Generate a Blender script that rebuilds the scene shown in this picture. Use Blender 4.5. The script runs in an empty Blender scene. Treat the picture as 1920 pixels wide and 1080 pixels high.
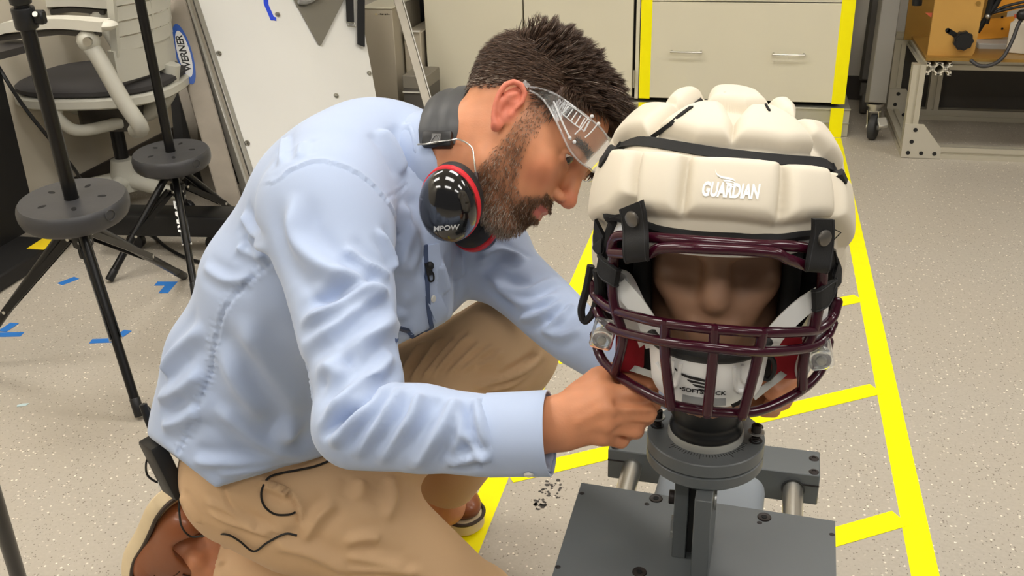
import bpy, bmesh, math, random
import numpy as np
from mathutils import Vector, Matrix
random.seed(7); rng = np.random.default_rng(7)
SC = bpy.context.scene; COL = SC.collection
# ------------------------------------------------------------------ camera, world, lights, exposure
F = 1885.4; PIT, ROL, YAW = .426, -.028, -.241; CH = 1.27       # focal length (px of a 1920 wide frame), pitch, roll, yaw, height
def _axes():
    fwd = np.array([math.sin(YAW)*math.cos(PIT), math.cos(YAW)*math.cos(PIT), -math.sin(PIT)])
    r0 = np.array([math.cos(YAW), -math.sin(YAW), 0]); u0 = np.cross(r0, fwd)
    return math.cos(ROL)*r0+math.sin(ROL)*u0, -math.sin(ROL)*r0+math.cos(ROL)*u0, fwd
RR, UU, FF = _axes(); CAM = np.array([0, 0, CH])
cd = bpy.data.cameras.new('camera'); cam = bpy.data.objects.new('camera', cd); COL.objects.link(cam)
cd.sensor_width = 36; cd.lens = 36*F/1920; cd.clip_start = .02
cam.matrix_world = Matrix(((RR[0], UU[0], -FF[0], 0), (RR[1], UU[1], -FF[1], 0), (RR[2], UU[2], -FF[2], CH), (0, 0, 0, 1)))
SC.camera = cam
w = bpy.data.worlds.new('world'); SC.world = w; w.use_nodes = True
w.node_tree.nodes['Background'].inputs[0].default_value = (1.0, .96, .90, 1)
w.node_tree.nodes['Background'].inputs[1].default_value = .16
SC.view_settings.view_transform = 'Standard'; SC.view_settings.look = 'None'; SC.view_settings.exposure = 0.0
SC.view_settings.gamma = 1; SC.view_settings.use_curve_mapping = False
LAMP = 12.6                                                     # emission of the ceiling light diffusers
LAMPS = [(x, y) for x in (-2.0, 0.1, 2.2) for y in (-1.0, .9, 2.8)]
def at(px, py, d):                                              # a point seen in direction (px, py) at depth d metres
    return CAM+d*((px-960)/F*RR-(py-540)/F*UU+FF)
def _ray(px, py): return (px-960)/F*RR-(py-540)/F*UU+FF
def on_z(px, py, z=0): v = _ray(px, py); return CAM+v*((z-CH)/v[2])
def on_y(px, py, y): v = _ray(px, py); return CAM+v*(y/v[1])
def on_x(px, py, x): v = _ray(px, py); return CAM+v*(x/v[0])
def proj(p):
    q = np.asarray(p, float)-CAM; d = q@FF
    return np.stack([960+F*(q@RR)/d, 540-F*(q@UU)/d, d], -1)
# ------------------------------------------------------------------ materials
def lin(c):
    return tuple(((v/255)/12.92 if v/255 <= .04045 else ((v/255+.055)/1.055)**2.4) for v in c)
MATS = {}
def M(name, rgb, rough=.5, metal=0, noise=None, bump=None, coat=0, trans=0, ior=1.45, attr=None, emit=None, sheen=0, sss=0, spec=None):
    if name in MATS: return MATS[name]
    m = bpy.data.materials.new(name); m.use_nodes = True; nt = m.node_tree; b = nt.nodes['Principled BSDF']
    c = lin(rgb)+(1,); b.inputs['Base Color'].default_value = c
    b.inputs['Roughness'].default_value = rough; b.inputs['Metallic'].default_value = metal
    b.inputs['Coat Weight'].default_value = coat; b.inputs['Coat Roughness'].default_value = .06
    b.inputs['Transmission Weight'].default_value = trans; b.inputs['IOR'].default_value = ior
    if spec is not None: b.inputs['Specular IOR Level'].default_value = spec
    if sheen: b.inputs['Sheen Weight'].default_value = sheen; b.inputs['Sheen Roughness'].default_value = .4
    if sss:
        b.inputs['Subsurface Weight'].default_value = sss; b.inputs['Subsurface Radius'].default_value = (1, .35, .18); b.inputs['Subsurface Scale'].default_value = .006
    if emit: b.inputs['Emission Color'].default_value = c; b.inputs['Emission Strength'].default_value = emit
    N = nt.nodes.new; L = nt.links.new
    tc = N('ShaderNodeTexCoord'); src = None
    if attr:
        a = N('ShaderNodeAttribute'); a.attribute_name = attr; src = a.outputs['Color']
    if noise:                                                   # (scale, amount[, detail]) soft mottling of the colour
        t = N('ShaderNodeTexNoise'); t.inputs['Scale'].default_value = noise[0]; t.inputs['Detail'].default_value = noise[2] if len(noise) > 2 else 5
        L(tc.outputs['Object'], t.inputs['Vector'])
        mr = N('ShaderNodeMapRange'); mr.inputs[1].default_value = .165; mr.inputs[2].default_value = .75; mr.inputs[3].default_value = 1-noise[1]; mr.inputs[4].default_value = 1+noise[1]
        L(t.outputs['Fac'], mr.inputs[0])
        mx = N('ShaderNodeMix'); mx.data_type = 'RGBA'; mx.blend_type = 'MULTIPLY'; mx.inputs[0].default_value = 1
        if src: L(src, mx.inputs[6])
        else: mx.inputs[6].default_value = c
        L(mr.outputs[0], mx.inputs[7]); src = mx.outputs[2]
    if src: L(src, b.inputs['Base Color'])
    if bump:                                                    # (scale, strength, distance[, stretch xyz])
        t = N('ShaderNodeTexNoise'); t.inputs['Scale'].default_value = bump[0]; t.inputs['Detail'].default_value = 4
        if len(bump) > 3:
            mp = N('ShaderNodeMapping'); mp.inputs['Scale'].default_value = bump[3]; L(tc.outputs['Object'], mp.inputs[0]); L(mp.outputs[0], t.inputs['Vector'])
        else: L(tc.outputs['Object'], t.inputs['Vector'])
        bp = N('ShaderNodeBump'); bp.inputs['Strength'].default_value = bump[1]; bp.inputs['Distance'].default_value = bump[2]
        L(t.outputs['Fac'], bp.inputs['Height']); L(bp.outputs[0], b.inputs['Normal'])
    MATS[name] = m; return m
# ------------------------------------------------------------------ objects
ORG = {}
def link(o): COL.objects.link(o); return o
def tag(o, label=None, cat=None, group=None, kind=None):
    if label: o['label'] = label
    if cat: o['category'] = cat
    if group: o['group'] = group
    if kind: o['kind'] = kind
    return o
def thing(name, label, cat, loc=(0, 0, 0), group=None):
    o = link(bpy.data.objects.new(name, None)); o.empty_display_size = .05
    o.location = [float(v) for v in loc]; ORG[o] = np.array(loc, float)
    return tag(o, label, cat, group)
def put(name, verts, faces, mat, parent=None, smooth=True, angle=40, loc=None, cols=None, mats=None, fmat=None):
    verts = np.asarray(verts, float).reshape(-1, 3)
    if parent is not None: org = ORG[parent]
    elif loc is not None: org = np.asarray(loc, float)
    else:
        org = (verts.min(0)+verts.max(0))/2; org[2] = verts[:, 2].min()
    me = bpy.data.meshes.new(name)
    me.from_pydata((verts-org).tolist(), [], faces.tolist() if isinstance(faces, np.ndarray) else faces)
    for m in (mats or [mat]): me.materials.append(m)
    if fmat is not None: me.polygons.foreach_set('material_index', np.asarray(fmat, np.int32))
    if smooth:
        me.polygons.foreach_set('use_smooth', np.ones(len(me.polygons), bool))
        if angle and angle < 180: me.set_sharp_from_angle(angle=math.radians(angle))
    if cols is not None:
        a = me.attributes.new('Col', 'FLOAT_COLOR', 'POINT')
        c = np.ones((len(verts), 4), np.float32); c[:, :3] = cols; a.data.foreach_set('color', c.ravel())
    me.update()
    o = link(bpy.data.objects.new(name, me)); ORG[o] = org
    if parent is not None: o.parent = parent
    else: o.location = org.tolist()
    return o
def frame(z, x=None):
    z = np.asarray(z, float); z = z/np.linalg.norm(z)
    x = np.asarray(x if x is not None else ((1, 0, 0) if abs(z[0]) < .8 else (0, 1, 0)), float)
    x = x-z*(x@z); x /= np.linalg.norm(x); return np.stack([x, np.cross(z, x), z], 1)
I3 = np.eye(3)
def rotm(axis, deg): return np.array(Matrix.Rotation(math.radians(deg), 3, axis))
class MB:
    def __init__(s): s.v = []; s.f = []; s.n = 0
    def add(s, v, f):
        v = np.asarray(v, float).reshape(-1, 3); s.v.append(v); s.f += [[i+s.n for i in q] for q in f]; s.n += len(v); return s
    def box(s, c, size, R=I3, bev=0, seg=1):
        R = np.asarray(R)
        if bev <= 0:
            h = np.asarray(size)/2
            p = np.array([(x, y, z) for x in (-1, 1) for y in (-1, 1) for z in (-1, 1)])*h
            f = [(0, 1, 3, 2), (4, 6, 7, 5), (0, 4, 5, 1), (2, 3, 7, 6), (0, 2, 6, 4), (1, 5, 7, 3)]
        else:
            bm = bmesh.new(); bmesh.ops.create_cube(bm, size=1)
            for q in bm.verts: q.co = Vector([q.co[i]*size[i] for i in range(3)])
            bmesh.ops.bevel(bm, geom=bm.edges[:], offset=bev, segments=seg, affect='EDGES', profile=.5, clamp_overlap=True)
            bm.verts.index_update(); p = np.array([q.co[:] for q in bm.verts]); f = [[q.index for q in t.verts] for t in bm.faces]; bm.free()
        return s.add(p@R.T+np.asarray(c, float), f)
    def hexa(s, p):                                             # 8 corners: bottom quad then top quad, same winding
        return s.add(p, [(3, 2, 1, 0), (4, 5, 6, 7), (0, 1, 5, 4), (1, 2, 6, 5), (2, 3, 7, 6), (3, 0, 4, 7)])
    def prism(s, poly, R, o, d0, d1):                           # polygon in the frame's xy, extruded d0..d1 along its z
        R = np.asarray(R); n = len(poly); a = np.array([(x, y, d0) for x, y in poly]); b = np.array([(x, y, d1) for x, y in poly])
        f = [list(range(n))[::-1], list(range(n, 2*n))]+[[i, (i+1) % n, n+(i+1) % n, n+i] for i in range(n)]
        return s.add(np.vstack([a, b])@R.T+np.asarray(o, float), f)
    def cyl(s, p0, p1, r0, r1=None, seg=16, bev=0):
        r1 = r0 if r1 is None else r1; p0 = np.asarray(p0, float); p1 = np.asarray(p1, float); L = np.linalg.norm(p1-p0)
        pr = [(0, 0), (r0, 0), (r1, L), (0, L)] if not bev else [(0, 0), (r0-bev, 0), (r0-.3*bev, .3*bev), (r0, bev), (r1, L-bev), (r1-.3*bev, L-.3*bev), (r1-bev, L), (0, L)]
        return s.lathe(pr, p0, p1-p0, seg)
    def lathe(s, prof, o, axis=(0, 0, 1), seg=24, x=None, a0=0, a1=2*math.pi):
        R = frame(axis, x); full = abs(a1-a0-2*math.pi) < 1e-6; m = seg if full else seg+1
        v = []; idx = []
        for r, z in prof:
            if r < 1e-9: idx.append([len(v)]*m); v.append((0, 0, z))
            else:
                idx.append(list(range(len(v), len(v)+m)))
                v += [(r*math.cos(a0+(a1-a0)*i/seg), r*math.sin(a0+(a1-a0)*i/seg), z) for i in range(m)]
        f = []
        for k in range(len(prof)-1):
            A, B = idx[k], idx[k+1]
            for i in range(seg):
                j = (i+1) % m; q = [A[i], A[j], B[j], B[i]]; u = []
                for t in q:
                    if t not in u: u.append(t)
                if len(u) > 2: f.append(u)
        return s.add(np.array(v)@R.T+np.asarray(o, float), f)
    def tube(s, pts, r, seg=8, closed=False, caps=True, flat=None, up=None):   # flat: (width, thickness) gives a strap instead of a round tube
        P = np.asarray(pts, float); n = len(P); rr = np.full(n, r) if np.isscalar(r) else np.asarray(r)
        T = np.zeros_like(P)
        for i in range(n):
            a = P[(i-1) % n] if closed or i else P[0]; b = P[(i+1) % n] if closed or i < n-1 else P[-1]
            T[i] = (b-a)/(np.linalg.norm(b-a)+1e-12)
        X = frame(T[0])[:, 0]; v = []
        for i in range(n):
            if up is not None: u = np.asarray(up[i] if np.ndim(up) > 1 else up, float)
            else: u = X
            X = u-T[i]*(u@T[i]); X /= np.linalg.norm(X)+1e-12; Y = np.cross(T[i], X)
            if flat:
                w, t = flat[0]/2, flat[1]/2
                sec = [(-w, -t), (w, -t), (w, t), (-w, t)]; v += [P[i]+X*b+Y*a for a, b in sec]; m = 4
            else:
                m = seg; v += [P[i]+rr[i]*(X*math.cos(2*math.pi*k/seg)+Y*math.sin(2*math.pi*k/seg)) for k in range(seg)]
        f = []
        for i in range(n if closed else n-1):
            a, b = i*m, ((i+1) % n)*m
            f += [[a+k, a+(k+1) % m, b+(k+1) % m, b+k] for k in range(m)]
        if caps and not closed: f += [list(range(m))[::-1], list(range((n-1)*m, n*m))]
        return s.add(v, f)
    def ball(s, c, r, seg=12, R=I3):
        r = np.array([r]*3 if np.isscalar(r) else r, float); n = seg//2
        pr = [(math.sin(math.pi*i/n), -math.cos(math.pi*i/n)) for i in range(n+1)]; pr[0] = (0, -1); pr[-1] = (0, 1)
        t = MB().lathe(pr, (0, 0, 0), (0, 0, 1), seg); return s.add((np.vstack(t.v)*r)@np.asarray(R).T+np.asarray(c, float), t.f)
    def build(s, name, mat, parent=None, smooth=True, angle=40, **k):
        return put(name, np.vstack(s.v), s.f, mat, parent, smooth, angle, **k)
def spline(pts, n=8, closed=False):                              # Catmull-Rom through the points
    P = np.asarray(pts, float); m = len(P); o = []
    for i in range(m if closed else m-1):
        p0 = P[(i-1) % m] if closed or i else 2*P[0]-P[1]; p1 = P[i]; p2 = P[(i+1) % m]
        p3 = P[(i+2) % m] if closed or i < m-2 else 2*P[-1]-P[-2]
        for k in range(n):
            t = k/n; o.append(.5*((2*p1)+(p2-p0)*t+(2*p0-5*p1+4*p2-p3)*t*t+(3*p1-p0-3*p2+p3)*t**3))
    if not closed: o.append(P[-1])
    return np.array(o)
def text_mesh(s, size=1.0, shear=0, bold=0, space=1):            # flat letters in the xy plane, centred
    cu = bpy.data.curves.new('lettering', 'FONT'); cu.body = s; cu.size = size; cu.shear = shear; cu.offset = bold; cu.space_character = space
    cu.align_x = 'CENTER'; cu.align_y = 'CENTER'; cu.resolution_u = 3
    o = bpy.data.objects.new('t', cu); COL.objects.link(o)
    dg = bpy.context.evaluated_depsgraph_get(); me = bpy.data.meshes.new_from_object(o.evaluated_get(dg))
    v = np.array([q.co[:] for q in me.vertices]); f = [list(p.vertices) for p in me.polygons]
    bpy.data.objects.remove(o); bpy.data.curves.remove(cu); bpy.data.meshes.remove(me); return v, f
def dup(o, parent=None, loc=None):                               # copies a thing with its parts and their sub-parts
    c = link(o.copy()); ORG[c] = ORG[o]
    if parent is not None: c.parent = parent
    if loc is not None: c.location = [float(v) for v in loc]
    for ch in list(o.children): dup(ch, c)
    return c
# ------------------------------------------------------------------ smooth solids: blended shapes turned into one continuous mesh
def nrm(v): v = np.asarray(v, float); return v/np.linalg.norm(v)
def rc(a, b, ra, rb):
    a = np.asarray(a, np.float32); b = np.asarray(b, np.float32); ba = b-a; L = float(ba@ba)+1e-12
    def f(P):
        q = P-a; t = np.clip(q@ba/L, 0, 1); return np.linalg.norm(q-t[:, None]*ba, axis=1)-(ra+(rb-ra)*t)
    return f
def el(c, r, R=None):
    c = np.asarray(c, np.float32); r = np.asarray(r, np.float32); R = None if R is None else np.asarray(R, np.float32)
    def f(P):
        q = P-c
        if R is not None: q = q@R
        a = q/r; k0 = np.linalg.norm(a, axis=1); k1 = np.linalg.norm(a/r, axis=1)+1e-9
        return np.where(k0 < .3, (k0-1)*r.min(), k0*(k0-1)/k1)
    return f
def rb(c, h, r, R=None):
    c = np.asarray(c, np.float32); h = np.asarray(h, np.float32)-r; R = None if R is None else np.asarray(R, np.float32)
    def f(P):
        q = P-c
        if R is not None: q = q@R
        q = np.abs(q)-h; return np.linalg.norm(np.maximum(q, 0), axis=1)+np.minimum(q.max(1), 0)-r
    return f
def chain(pts, rad):
    s = [rc(pts[i], pts[i+1], rad[i], rad[i+1]) for i in range(len(pts)-1)]
    def f(P):
        d = s[0](P)
        for g in s[1:]: d = np.minimum(d, g(P))
        return d
    return f
def ec(a, b, ra, rb, flat, nrmdir):                              # round cone squashed across nrmdir (flat < 1 thins it)
    a = np.asarray(a, np.float32); b = np.asarray(b, np.float32); n = np.asarray(nrm(nrmdir), np.float32)
    ba = b-a; n = n-ba*(n@ba)/(ba@ba+1e-12); n = n/np.linalg.norm(n); L = float(ba@ba)
    def f(P):
        q = P-a; t = np.clip(q@ba/L, 0, 1); e = q-t[:, None]*ba; h = e@n; e = e+n*(h*(1/flat-1))[:, None]
        return (np.linalg.norm(e, axis=1)-(ra+(rb-ra)*t))*min(1, flat+.15)
    return f
def solid(prims, lo, hi, h, B=8, smooth=2):
    """prims: list of (function, op, k); op is '+' blend in, '-' carve out, '&' keep the common part"""
    lo = np.asarray(lo, np.float32); nb = np.ceil((np.asarray(hi)-lo)/(h*B)).astype(int)
    g = np.stack(np.meshgrid(*[np.arange(n) for n in nb], indexing='ij'), -1).reshape(-1, 3)
    cen = (lo+(g+.5)*h*B).astype(np.float32); br = h*B*.866*1.15+h
    def comb(d, e, op, k):
        if op == '-': e = -e; s = -1
        elif op == '&': s = -1
        else: s = 1
        if k <= 0: return np.minimum(d, e) if s > 0 else np.maximum(d, e)
        x = np.maximum(k-np.abs(d-e), 0)/k
        return np.minimum(d, e)-x*x*k/4 if s > 0 else np.maximum(d, e)+x*x*k/4
    D = [p[0](cen) for p in prims]; d = np.full(len(cen), 1e3, np.float32)
    for p, e in zip(prims, D): d = comb(d, e, p[1], p[2])
    keep = np.abs(d) < br*1.5; g = g[keep]; D = [e[keep] for e in D]; lo64 = lo.astype(float)
    ax = np.arange(B+1); off = np.stack(np.meshgrid(ax, ax, ax, indexing='ij'), -1).reshape(-1, 3)
    V = np.full((len(g), len(off)), 1e3, np.float32)
    for p, e in zip(prims, D):
        rel = np.nonzero((e if p[1] != '&' else -e) < br*1.8+p[2])[0]
        for c in range(0, len(rel), 1500):
            r = rel[c:c+1500]; P = (lo64+((g[r]*B)[:, None, :]+off).reshape(-1, 3)*h).astype(np.float32)
            V[r] = comb(V[r].ravel(), p[0](P).astype(np.float32), p[1], p[2]).reshape(len(r), -1)
    V = V.reshape(-1, B+1, B+1, B+1); nbb = nb+2
    def bkey(c): return (c[:, 0]*nbb[1]+c[:, 1])*nbb[2]+c[:, 2]
    bk = bkey(g); bo = np.argsort(bk); bs = bk[bo]
    for ax_ in range(3):                                         # neighbouring blocks share their border samples exactly
        t = g.copy(); t[:, ax_] += 1; kk = bkey(t); p = np.clip(np.searchsorted(bs, kk), 0, len(bs)-1); ok = bs[p] == kk
        i0 = [slice(None)]*3; i1 = [slice(None)]*3; i0[ax_] = 0; i1[ax_] = B
        V[(np.nonzero(ok)[0],)+tuple(i1)] = V[(bo[p[ok]],)+tuple(i0)]
    S = V < 0
    cs = [(i, j, k) for i in (0, 1) for j in (0, 1) for k in (0, 1)]
    cnt = sum(S[:, i:B+i, j:B+j, k:B+k].astype(np.int8) for i, j, k in cs)
    bi, ci, cj, ck = np.nonzero((cnt > 0) & (cnt < 8))
    val = np.stack([V[bi, ci+i, cj+j, ck+k] for i, j, k in cs], 1); acc = np.zeros((len(bi), 3)); num = np.zeros(len(bi))
    for a in range(8):
        for ax_ in range(3):
            if cs[a][ax_] == 0:
                b = a+(4, 2, 1)[ax_]; va, vb = val[:, a], val[:, b]; m = (va < 0) != (vb < 0)
                t = np.where(m, va/np.where(m, va-vb, 1), 0); pos = np.tile(np.array(cs[a], float), (len(bi), 1)); pos[:, ax_] += t
                acc += pos*m[:, None]; num += m
    cell = g[bi]*B+np.stack([ci, cj, ck], 1); verts = lo+(cell+acc/num[:, None])*h
    NN = nb*B+4
    def key(c): return ((c[:, 0]+1)*NN[1]+c[:, 1]+1)*NN[2]+c[:, 2]+1
    ids = key(cell); order = np.argsort(ids); sid = ids[order]; faces = []
    for ax_ in range(3):
        s0 = S[:, :B, :B, :B]; sh = [slice(0, B)]*3; sh[ax_] = slice(1, B+1); s1 = S[:, sh[0], sh[1], sh[2]]
        eb, i, j, k = np.nonzero(s0 != s1); fl = s0[eb, i, j, k]; c = g[eb]*B+np.stack([i, j, k], 1)
        u, v = (ax_+1) % 3, (ax_+2) % 3; q = []
        for du, dv in ((-1, -1), (0, -1), (0, 0), (-1, 0)):
            e = c.copy(); e[:, u] += du; e[:, v] += dv; kk = key(e); p = np.clip(np.searchsorted(sid, kk), 0, len(sid)-1)
            q.append(np.where(sid[p] == kk, order[p], -1))
        q = np.stack(q, 1); ok = (q >= 0).all(1); q = q[ok]; fl = fl[ok]
        q[~fl] = q[~fl][:, ::-1]; faces.append(q)
    faces = np.vstack(faces)
    for _ in range(smooth): verts = relax(verts, faces, .5)
    return verts, faces
def relax(v, f, w):
    e = np.vstack([f[:, [i, (i+1) % 4]] for i in range(4)]); n = len(v)
    deg = np.maximum(np.bincount(e[:, 0], minlength=n)+np.bincount(e[:, 1], minlength=n), 1)
    a = np.stack([np.bincount(e[:, 0], v[e[:, 1], k], n)+np.bincount(e[:, 1], v[e[:, 0], k], n) for k in range(3)], 1)/deg[:, None]
    return v+(a-v)*w
def vnormals(v, f):
    a, b, c, d = (v[f[:, i]] for i in range(4)); fn = np.cross(c-a, d-b); n = np.zeros_like(v)
    for i in range(4):
        for k in range(3): n[:, k] += np.bincount(f[:, i], fn[:, k], len(v))
    return n/(np.linalg.norm(n, axis=1)[:, None]+1e-12)
def trim(v, f, keep):                                            # keeps the faces whose vertices all pass
    m = keep[f].all(1); f = f[m]; u = np.unique(f); mp = np.full(len(v), -1); mp[u] = np.arange(len(u)); return v[u], mp[f], u
# ------------------------------------------------------------------ the room
def floor_mat():
    m = bpy.data.materials.new('speckled vinyl'); m.use_nodes = True; nt = m.node_tree; b = nt.nodes['Principled BSDF']; N = nt.nodes.new; L = nt.links.new
    tc = N('ShaderNodeTexCoord')
    def mixc(fac, a, bb, blend='MIX'):
        x = N('ShaderNodeMix'); x.data_type = 'RGBA'; x.blend_type = blend
        for s, q in ((0, fac), (6, a), (7, bb)):
            if isinstance(q, (int, float)): x.inputs[s].default_value = q
            elif isinstance(q, tuple): x.inputs[s].default_value = q
            else: L(q, x.inputs[s])
        return x.outputs[2]
    def flecks(scale, lo, hi):
        v = N('ShaderNodeTexVoronoi'); v.inputs['Scale'].default_value = scale; L(tc.outputs['Object'], v.inputs['Vector'])
        sp = N('ShaderNodeSeparateColor'); L(v.outputs['Color'], sp.inputs[0])
        r = N('ShaderNodeMapRange'); r.inputs[1].default_value = lo; r.inputs[2].default_value = hi; L(sp.outputs[0], r.inputs[0])
        d = N('ShaderNodeMapRange'); d.inputs[1].default_value = .34/1; d.inputs[2].default_value = .22; L(v.outputs['Distance'], d.inputs[0])
        mu = N('ShaderNodeMath'); mu.operation = 'MULTIPLY'; L(r.outputs[0], mu.inputs[0]); L(d.outputs[0], mu.inputs[1]); return mu.outputs[0]
    n = N('ShaderNodeTexNoise'); n.inputs['Scale'].default_value = 120; n.inputs['Detail'].default_value = 6; L(tc.outputs['Object'], n.inputs['Vector'])
    n2 = N('ShaderNodeTexNoise'); n2.inputs['Scale'].default_value = 2.2; n2.inputs['Detail'].default_value = 4; L(tc.outputs['Object'], n2.inputs['Vector'])
    base = mixc(n.outputs['Fac'], lin((156, 150, 139))+(1,), lin((192, 186, 174))+(1,))
    base = mixc(n2.outputs['Fac'], base, lin((176, 166, 150))+(1,)); nt.nodes
    c = mixc(flecks(150, .80, .92), base, lin((124, 114, 102))+(1,))
    c = mixc(flecks(117, .80, .95), c, lin((238, 230, 214))+(1,))
    c = mixc(flecks(260, .86, .93), c, lin((82, 74, 66))+(1,))
    L(c, b.inputs['Base Color']); b.inputs['Roughness'].default_value = .42
    bp = N('ShaderNodeBump'); bp.inputs['Strength'].default_value = .12; bp.inputs['Distance'].default_value = .001
    L(n.outputs['Fac'], bp.inputs['Height']); L(bp.outputs[0], b.inputs['Normal']); return m
def struct(o): o['kind'] = 'structure'; return o
WL = -2.52; WB = 5.25; CEIL = 2.75
cream = M('cream wall paint', (226, 217, 198), .7, bump=(300, .08, .001))
struct(MB().box((.6, 2.2, -.05), (6.6, 8.4, .1)).build('floor', floor_mat(), smooth=False))
struct(MB().box((WL-.05, 2.2, CEIL/2), (.1, 8.4, CEIL)).build('wall_left', cream, smooth=False))
struct(MB().box((.6, WB+.05, CEIL/2), (6.6, .1, CEIL)).build('wall_back', M('grey wall paint', (196, 190, 178), .7), smooth=False))
struct(MB().box((.6, 2.2, CEIL+.05), (6.6, 8.4, .1)).build('ceiling', M('ceiling white', (226, 222, 214), .8), smooth=False))
dark_base = M('dark vinyl baseboard', (64, 58, 54), .5)
struct(MB().box((WL+.004, 2.2, .05), (.008, 8.4, .1), bev=.002).build('baseboard_left', dark_base))
struct(MB().box((.6, WB-.004, .06), (6.6, .008, .12), bev=.002).build('baseboard_back', dark_base))
lampm = M('lamp diffuser', (255, 251, 245), .6, emit=LAMP); lampf = M('lamp frame', (235, 235, 232), .4)
for i, (x, y) in enumerate(LAMPS):
    t = thing('ceiling_light', 'white recessed ceiling light panel above the room', 'ceiling light', (x, y, CEIL-.012), 'ceiling light panels')
    MB().box((x, y, CEIL-.014), (1.14, .54, .006)).build('diffuser', lampm, t, smooth=False)
    f = MB()
    for s in (-1, 1): f.box((x, y+s*.285, CEIL-.011), (1.2, .03, .022)); f.box((x+s*.585, y, CEIL-.011), (.03, .54, .022))
    f.build('frame', lampf, t, smooth=False)
# ---- yellow tape on floor and cabinet
ytape = M('yellow floor tape', (255, 244, 0), .45, noise=(30, .03), spec=.3)
XL0, XL1, XR0, XR1, YC = -.5004, -.4496, .352, .4026, 4.53
def strip(name, a, b, wd, label, z=0, th=.0006, grp=None, cat='floor tape', up=(0, 0, 1), mat=ytape):
    a = np.asarray(a, float); b = np.asarray(b, float); x = nrm(b-a); R = np.stack([x, nrm(np.cross(up, x)), np.asarray(up, float)], 1)
    o = MB().box((a+b)/2+np.asarray(up)*th/2, (np.linalg.norm(b-a), wd, th), R).build(name, mat, smooth=False)
    return tag(o, label, cat, grp)
strip('floor_tape', ((XL0+XL1)/2, .9, 0), ((XL0+XL1)/2, YC, 0), .0508, 'long yellow floor tape strip passing under the kneeling man')
strip('floor_tape', ((XR0+XR1)/2, .35, 0), ((XR0+XR1)/2, YC, 0), .0508, 'long yellow floor tape strip right of the helmet')
ra, rb_ = on_z(1643, 728), on_z(1433, 778); rd = nrm(rb_-ra); rd = rd/rd[0]
for i, (px, py, lb) in enumerate(((1605, 560, 'short yellow floor tape rung behind the helmet strap'), (1643, 729, 'yellow floor tape rung running from behind the chin cup to the right strip'), (1690, 971, 'yellow floor tape rung beside the grey steel plate, nearest the camera'))):
    p = on_z(px, py, .0006); q0 = p+rd*(XR0-.0-p[0]); q1 = p+rd*(XL1-p[0])
    strip('floor_tape', q0, q1, .0508, lb, grp=None)
# ---- floor oddments
bt = M('blue painters tape', (38, 112, 190), .6)
def chev(name, c, pts, label):                                   # a mark of two short tape pieces
    m = MB()
    for k, (p, q, wd) in enumerate(pts):
        a, b = on_z(*p, .0), on_z(*q, .0); x = nrm(b-a); R = np.stack([x, np.cross((0, 0, 1), x), (0, 0, 1)], 1)
        m.box((a+b)/2+np.array((0, 0, .0004+.0006*k)), (np.linalg.norm(b-a), wd, .0006), R)
    return tag(m.build(name, bt, smooth=False), label, 'tape mark')
chev('tape_mark', 0, (((292, 532), (330, 532), .03), ((322, 531), (306, 550), .03)), 'blue tape corner mark on the floor between the stands and the man')
chev('tape_mark', 0, (((170, 640), (222, 638), .026), ((214, 638), (240, 620), .026)), 'blue tape corner mark under the front tripod leg')
chev('tape_mark', 0, (((-6, 628), (42, 627), .028), ((4, 622), (28, 606), .028)), 'blue tape corner mark at the left picture edge')
chev('tape_mark', 0, (((112, 533), (144, 521), .03),), 'blue tape piece beside the chair caster')
t = MB(); c0 = on_z(42, 760, .0005); t.prism([(-.012, -.004), (.008, -.006), (.016, .004), (.0, .008), (-.013, .004)], rotm('Z', 30), c0, 0, .001)
tag(t.build('paper_scrap', M('pale blue scrap', (186, 206, 208), .8), smooth=False), 'tiny pale blue paper scrap lying on the floor at left', 'scrap')
t = MB()
for i in range(46):
    u, v = rng.normal(0, 1, 2); px, py = 1030+u*11-v*4, 925+v*14
    if i > 26: px, py = 1012+rng.uniform(-9, 12), 945+rng.normal(0, 5)
    c0 = on_z(px, py, .0003); r = rng.uniform(.002, .0065); n = 6; a0 = rng.uniform(0, 6)
    t.prism([(r*rng.uniform(.4, 1.2)*math.cos(a0+k*2*math.pi/n), r*rng.uniform(.4, 1.2)*math.sin(a0+k*2*math.pi/n)) for k in range(n)], I3, c0, 0, .0003)
tag(t.build('floor_scuff', M('black scuff', (70, 66, 62), .8), smooth=False), 'cluster of dark scuff marks on the floor left of the steel plate', 'scuff', kind='stuff')
# ------------------------------------------------------------------ cabinets at the back
beige = M('beige cabinet paint', (216, 210, 188), .5, noise=(3, .02)); darkgap = M('dark gap', (28, 26, 24), .7)
steel = M('brushed steel', (190, 188, 180), .32, 1, noise=(40, .08)); galv = M('galvanised plinth', (196, 194, 180), .38, .7, noise=(8, .12))
YF = 4.55
def bar_pull(parent, x, z, wd):
    m = MB(); pts = [(x-wd/2, YF, z), (x-wd/2, YF-.028, z), (x+wd/2, YF-.028, z), (x+wd/2, YF, z)]
    m.tube(spline([(x-wd/2, YF, z), (x-wd/2, YF-.022, z), (x-wd/2+.008, YF-.03, z), (x+wd/2-.008, YF-.03, z), (x+wd/2, YF-.022, z), (x+wd/2, YF, z)], 5), .0042, 8)
    return m.build('handle', steel, parent)
t = thing('drawer_cabinet', 'beige drawer cabinet with two steel pulls between yellow tape bands', 'cabinet', (-.07, 4.87, .142))
MB().box((-.066, 4.87, .53), (.872, .58, .776), bev=.003).build('body', darkgap, t)
for s in (-1, 1): MB().box((-.066+s*.444, 4.86, .53), (.016, .60, .776)).build('side_panel', beige, t)
d1 = MB().box((-.066, YF+.01, .3625), (.862, .02, .425), bev=.002).build('drawer', beige, t)
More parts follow.
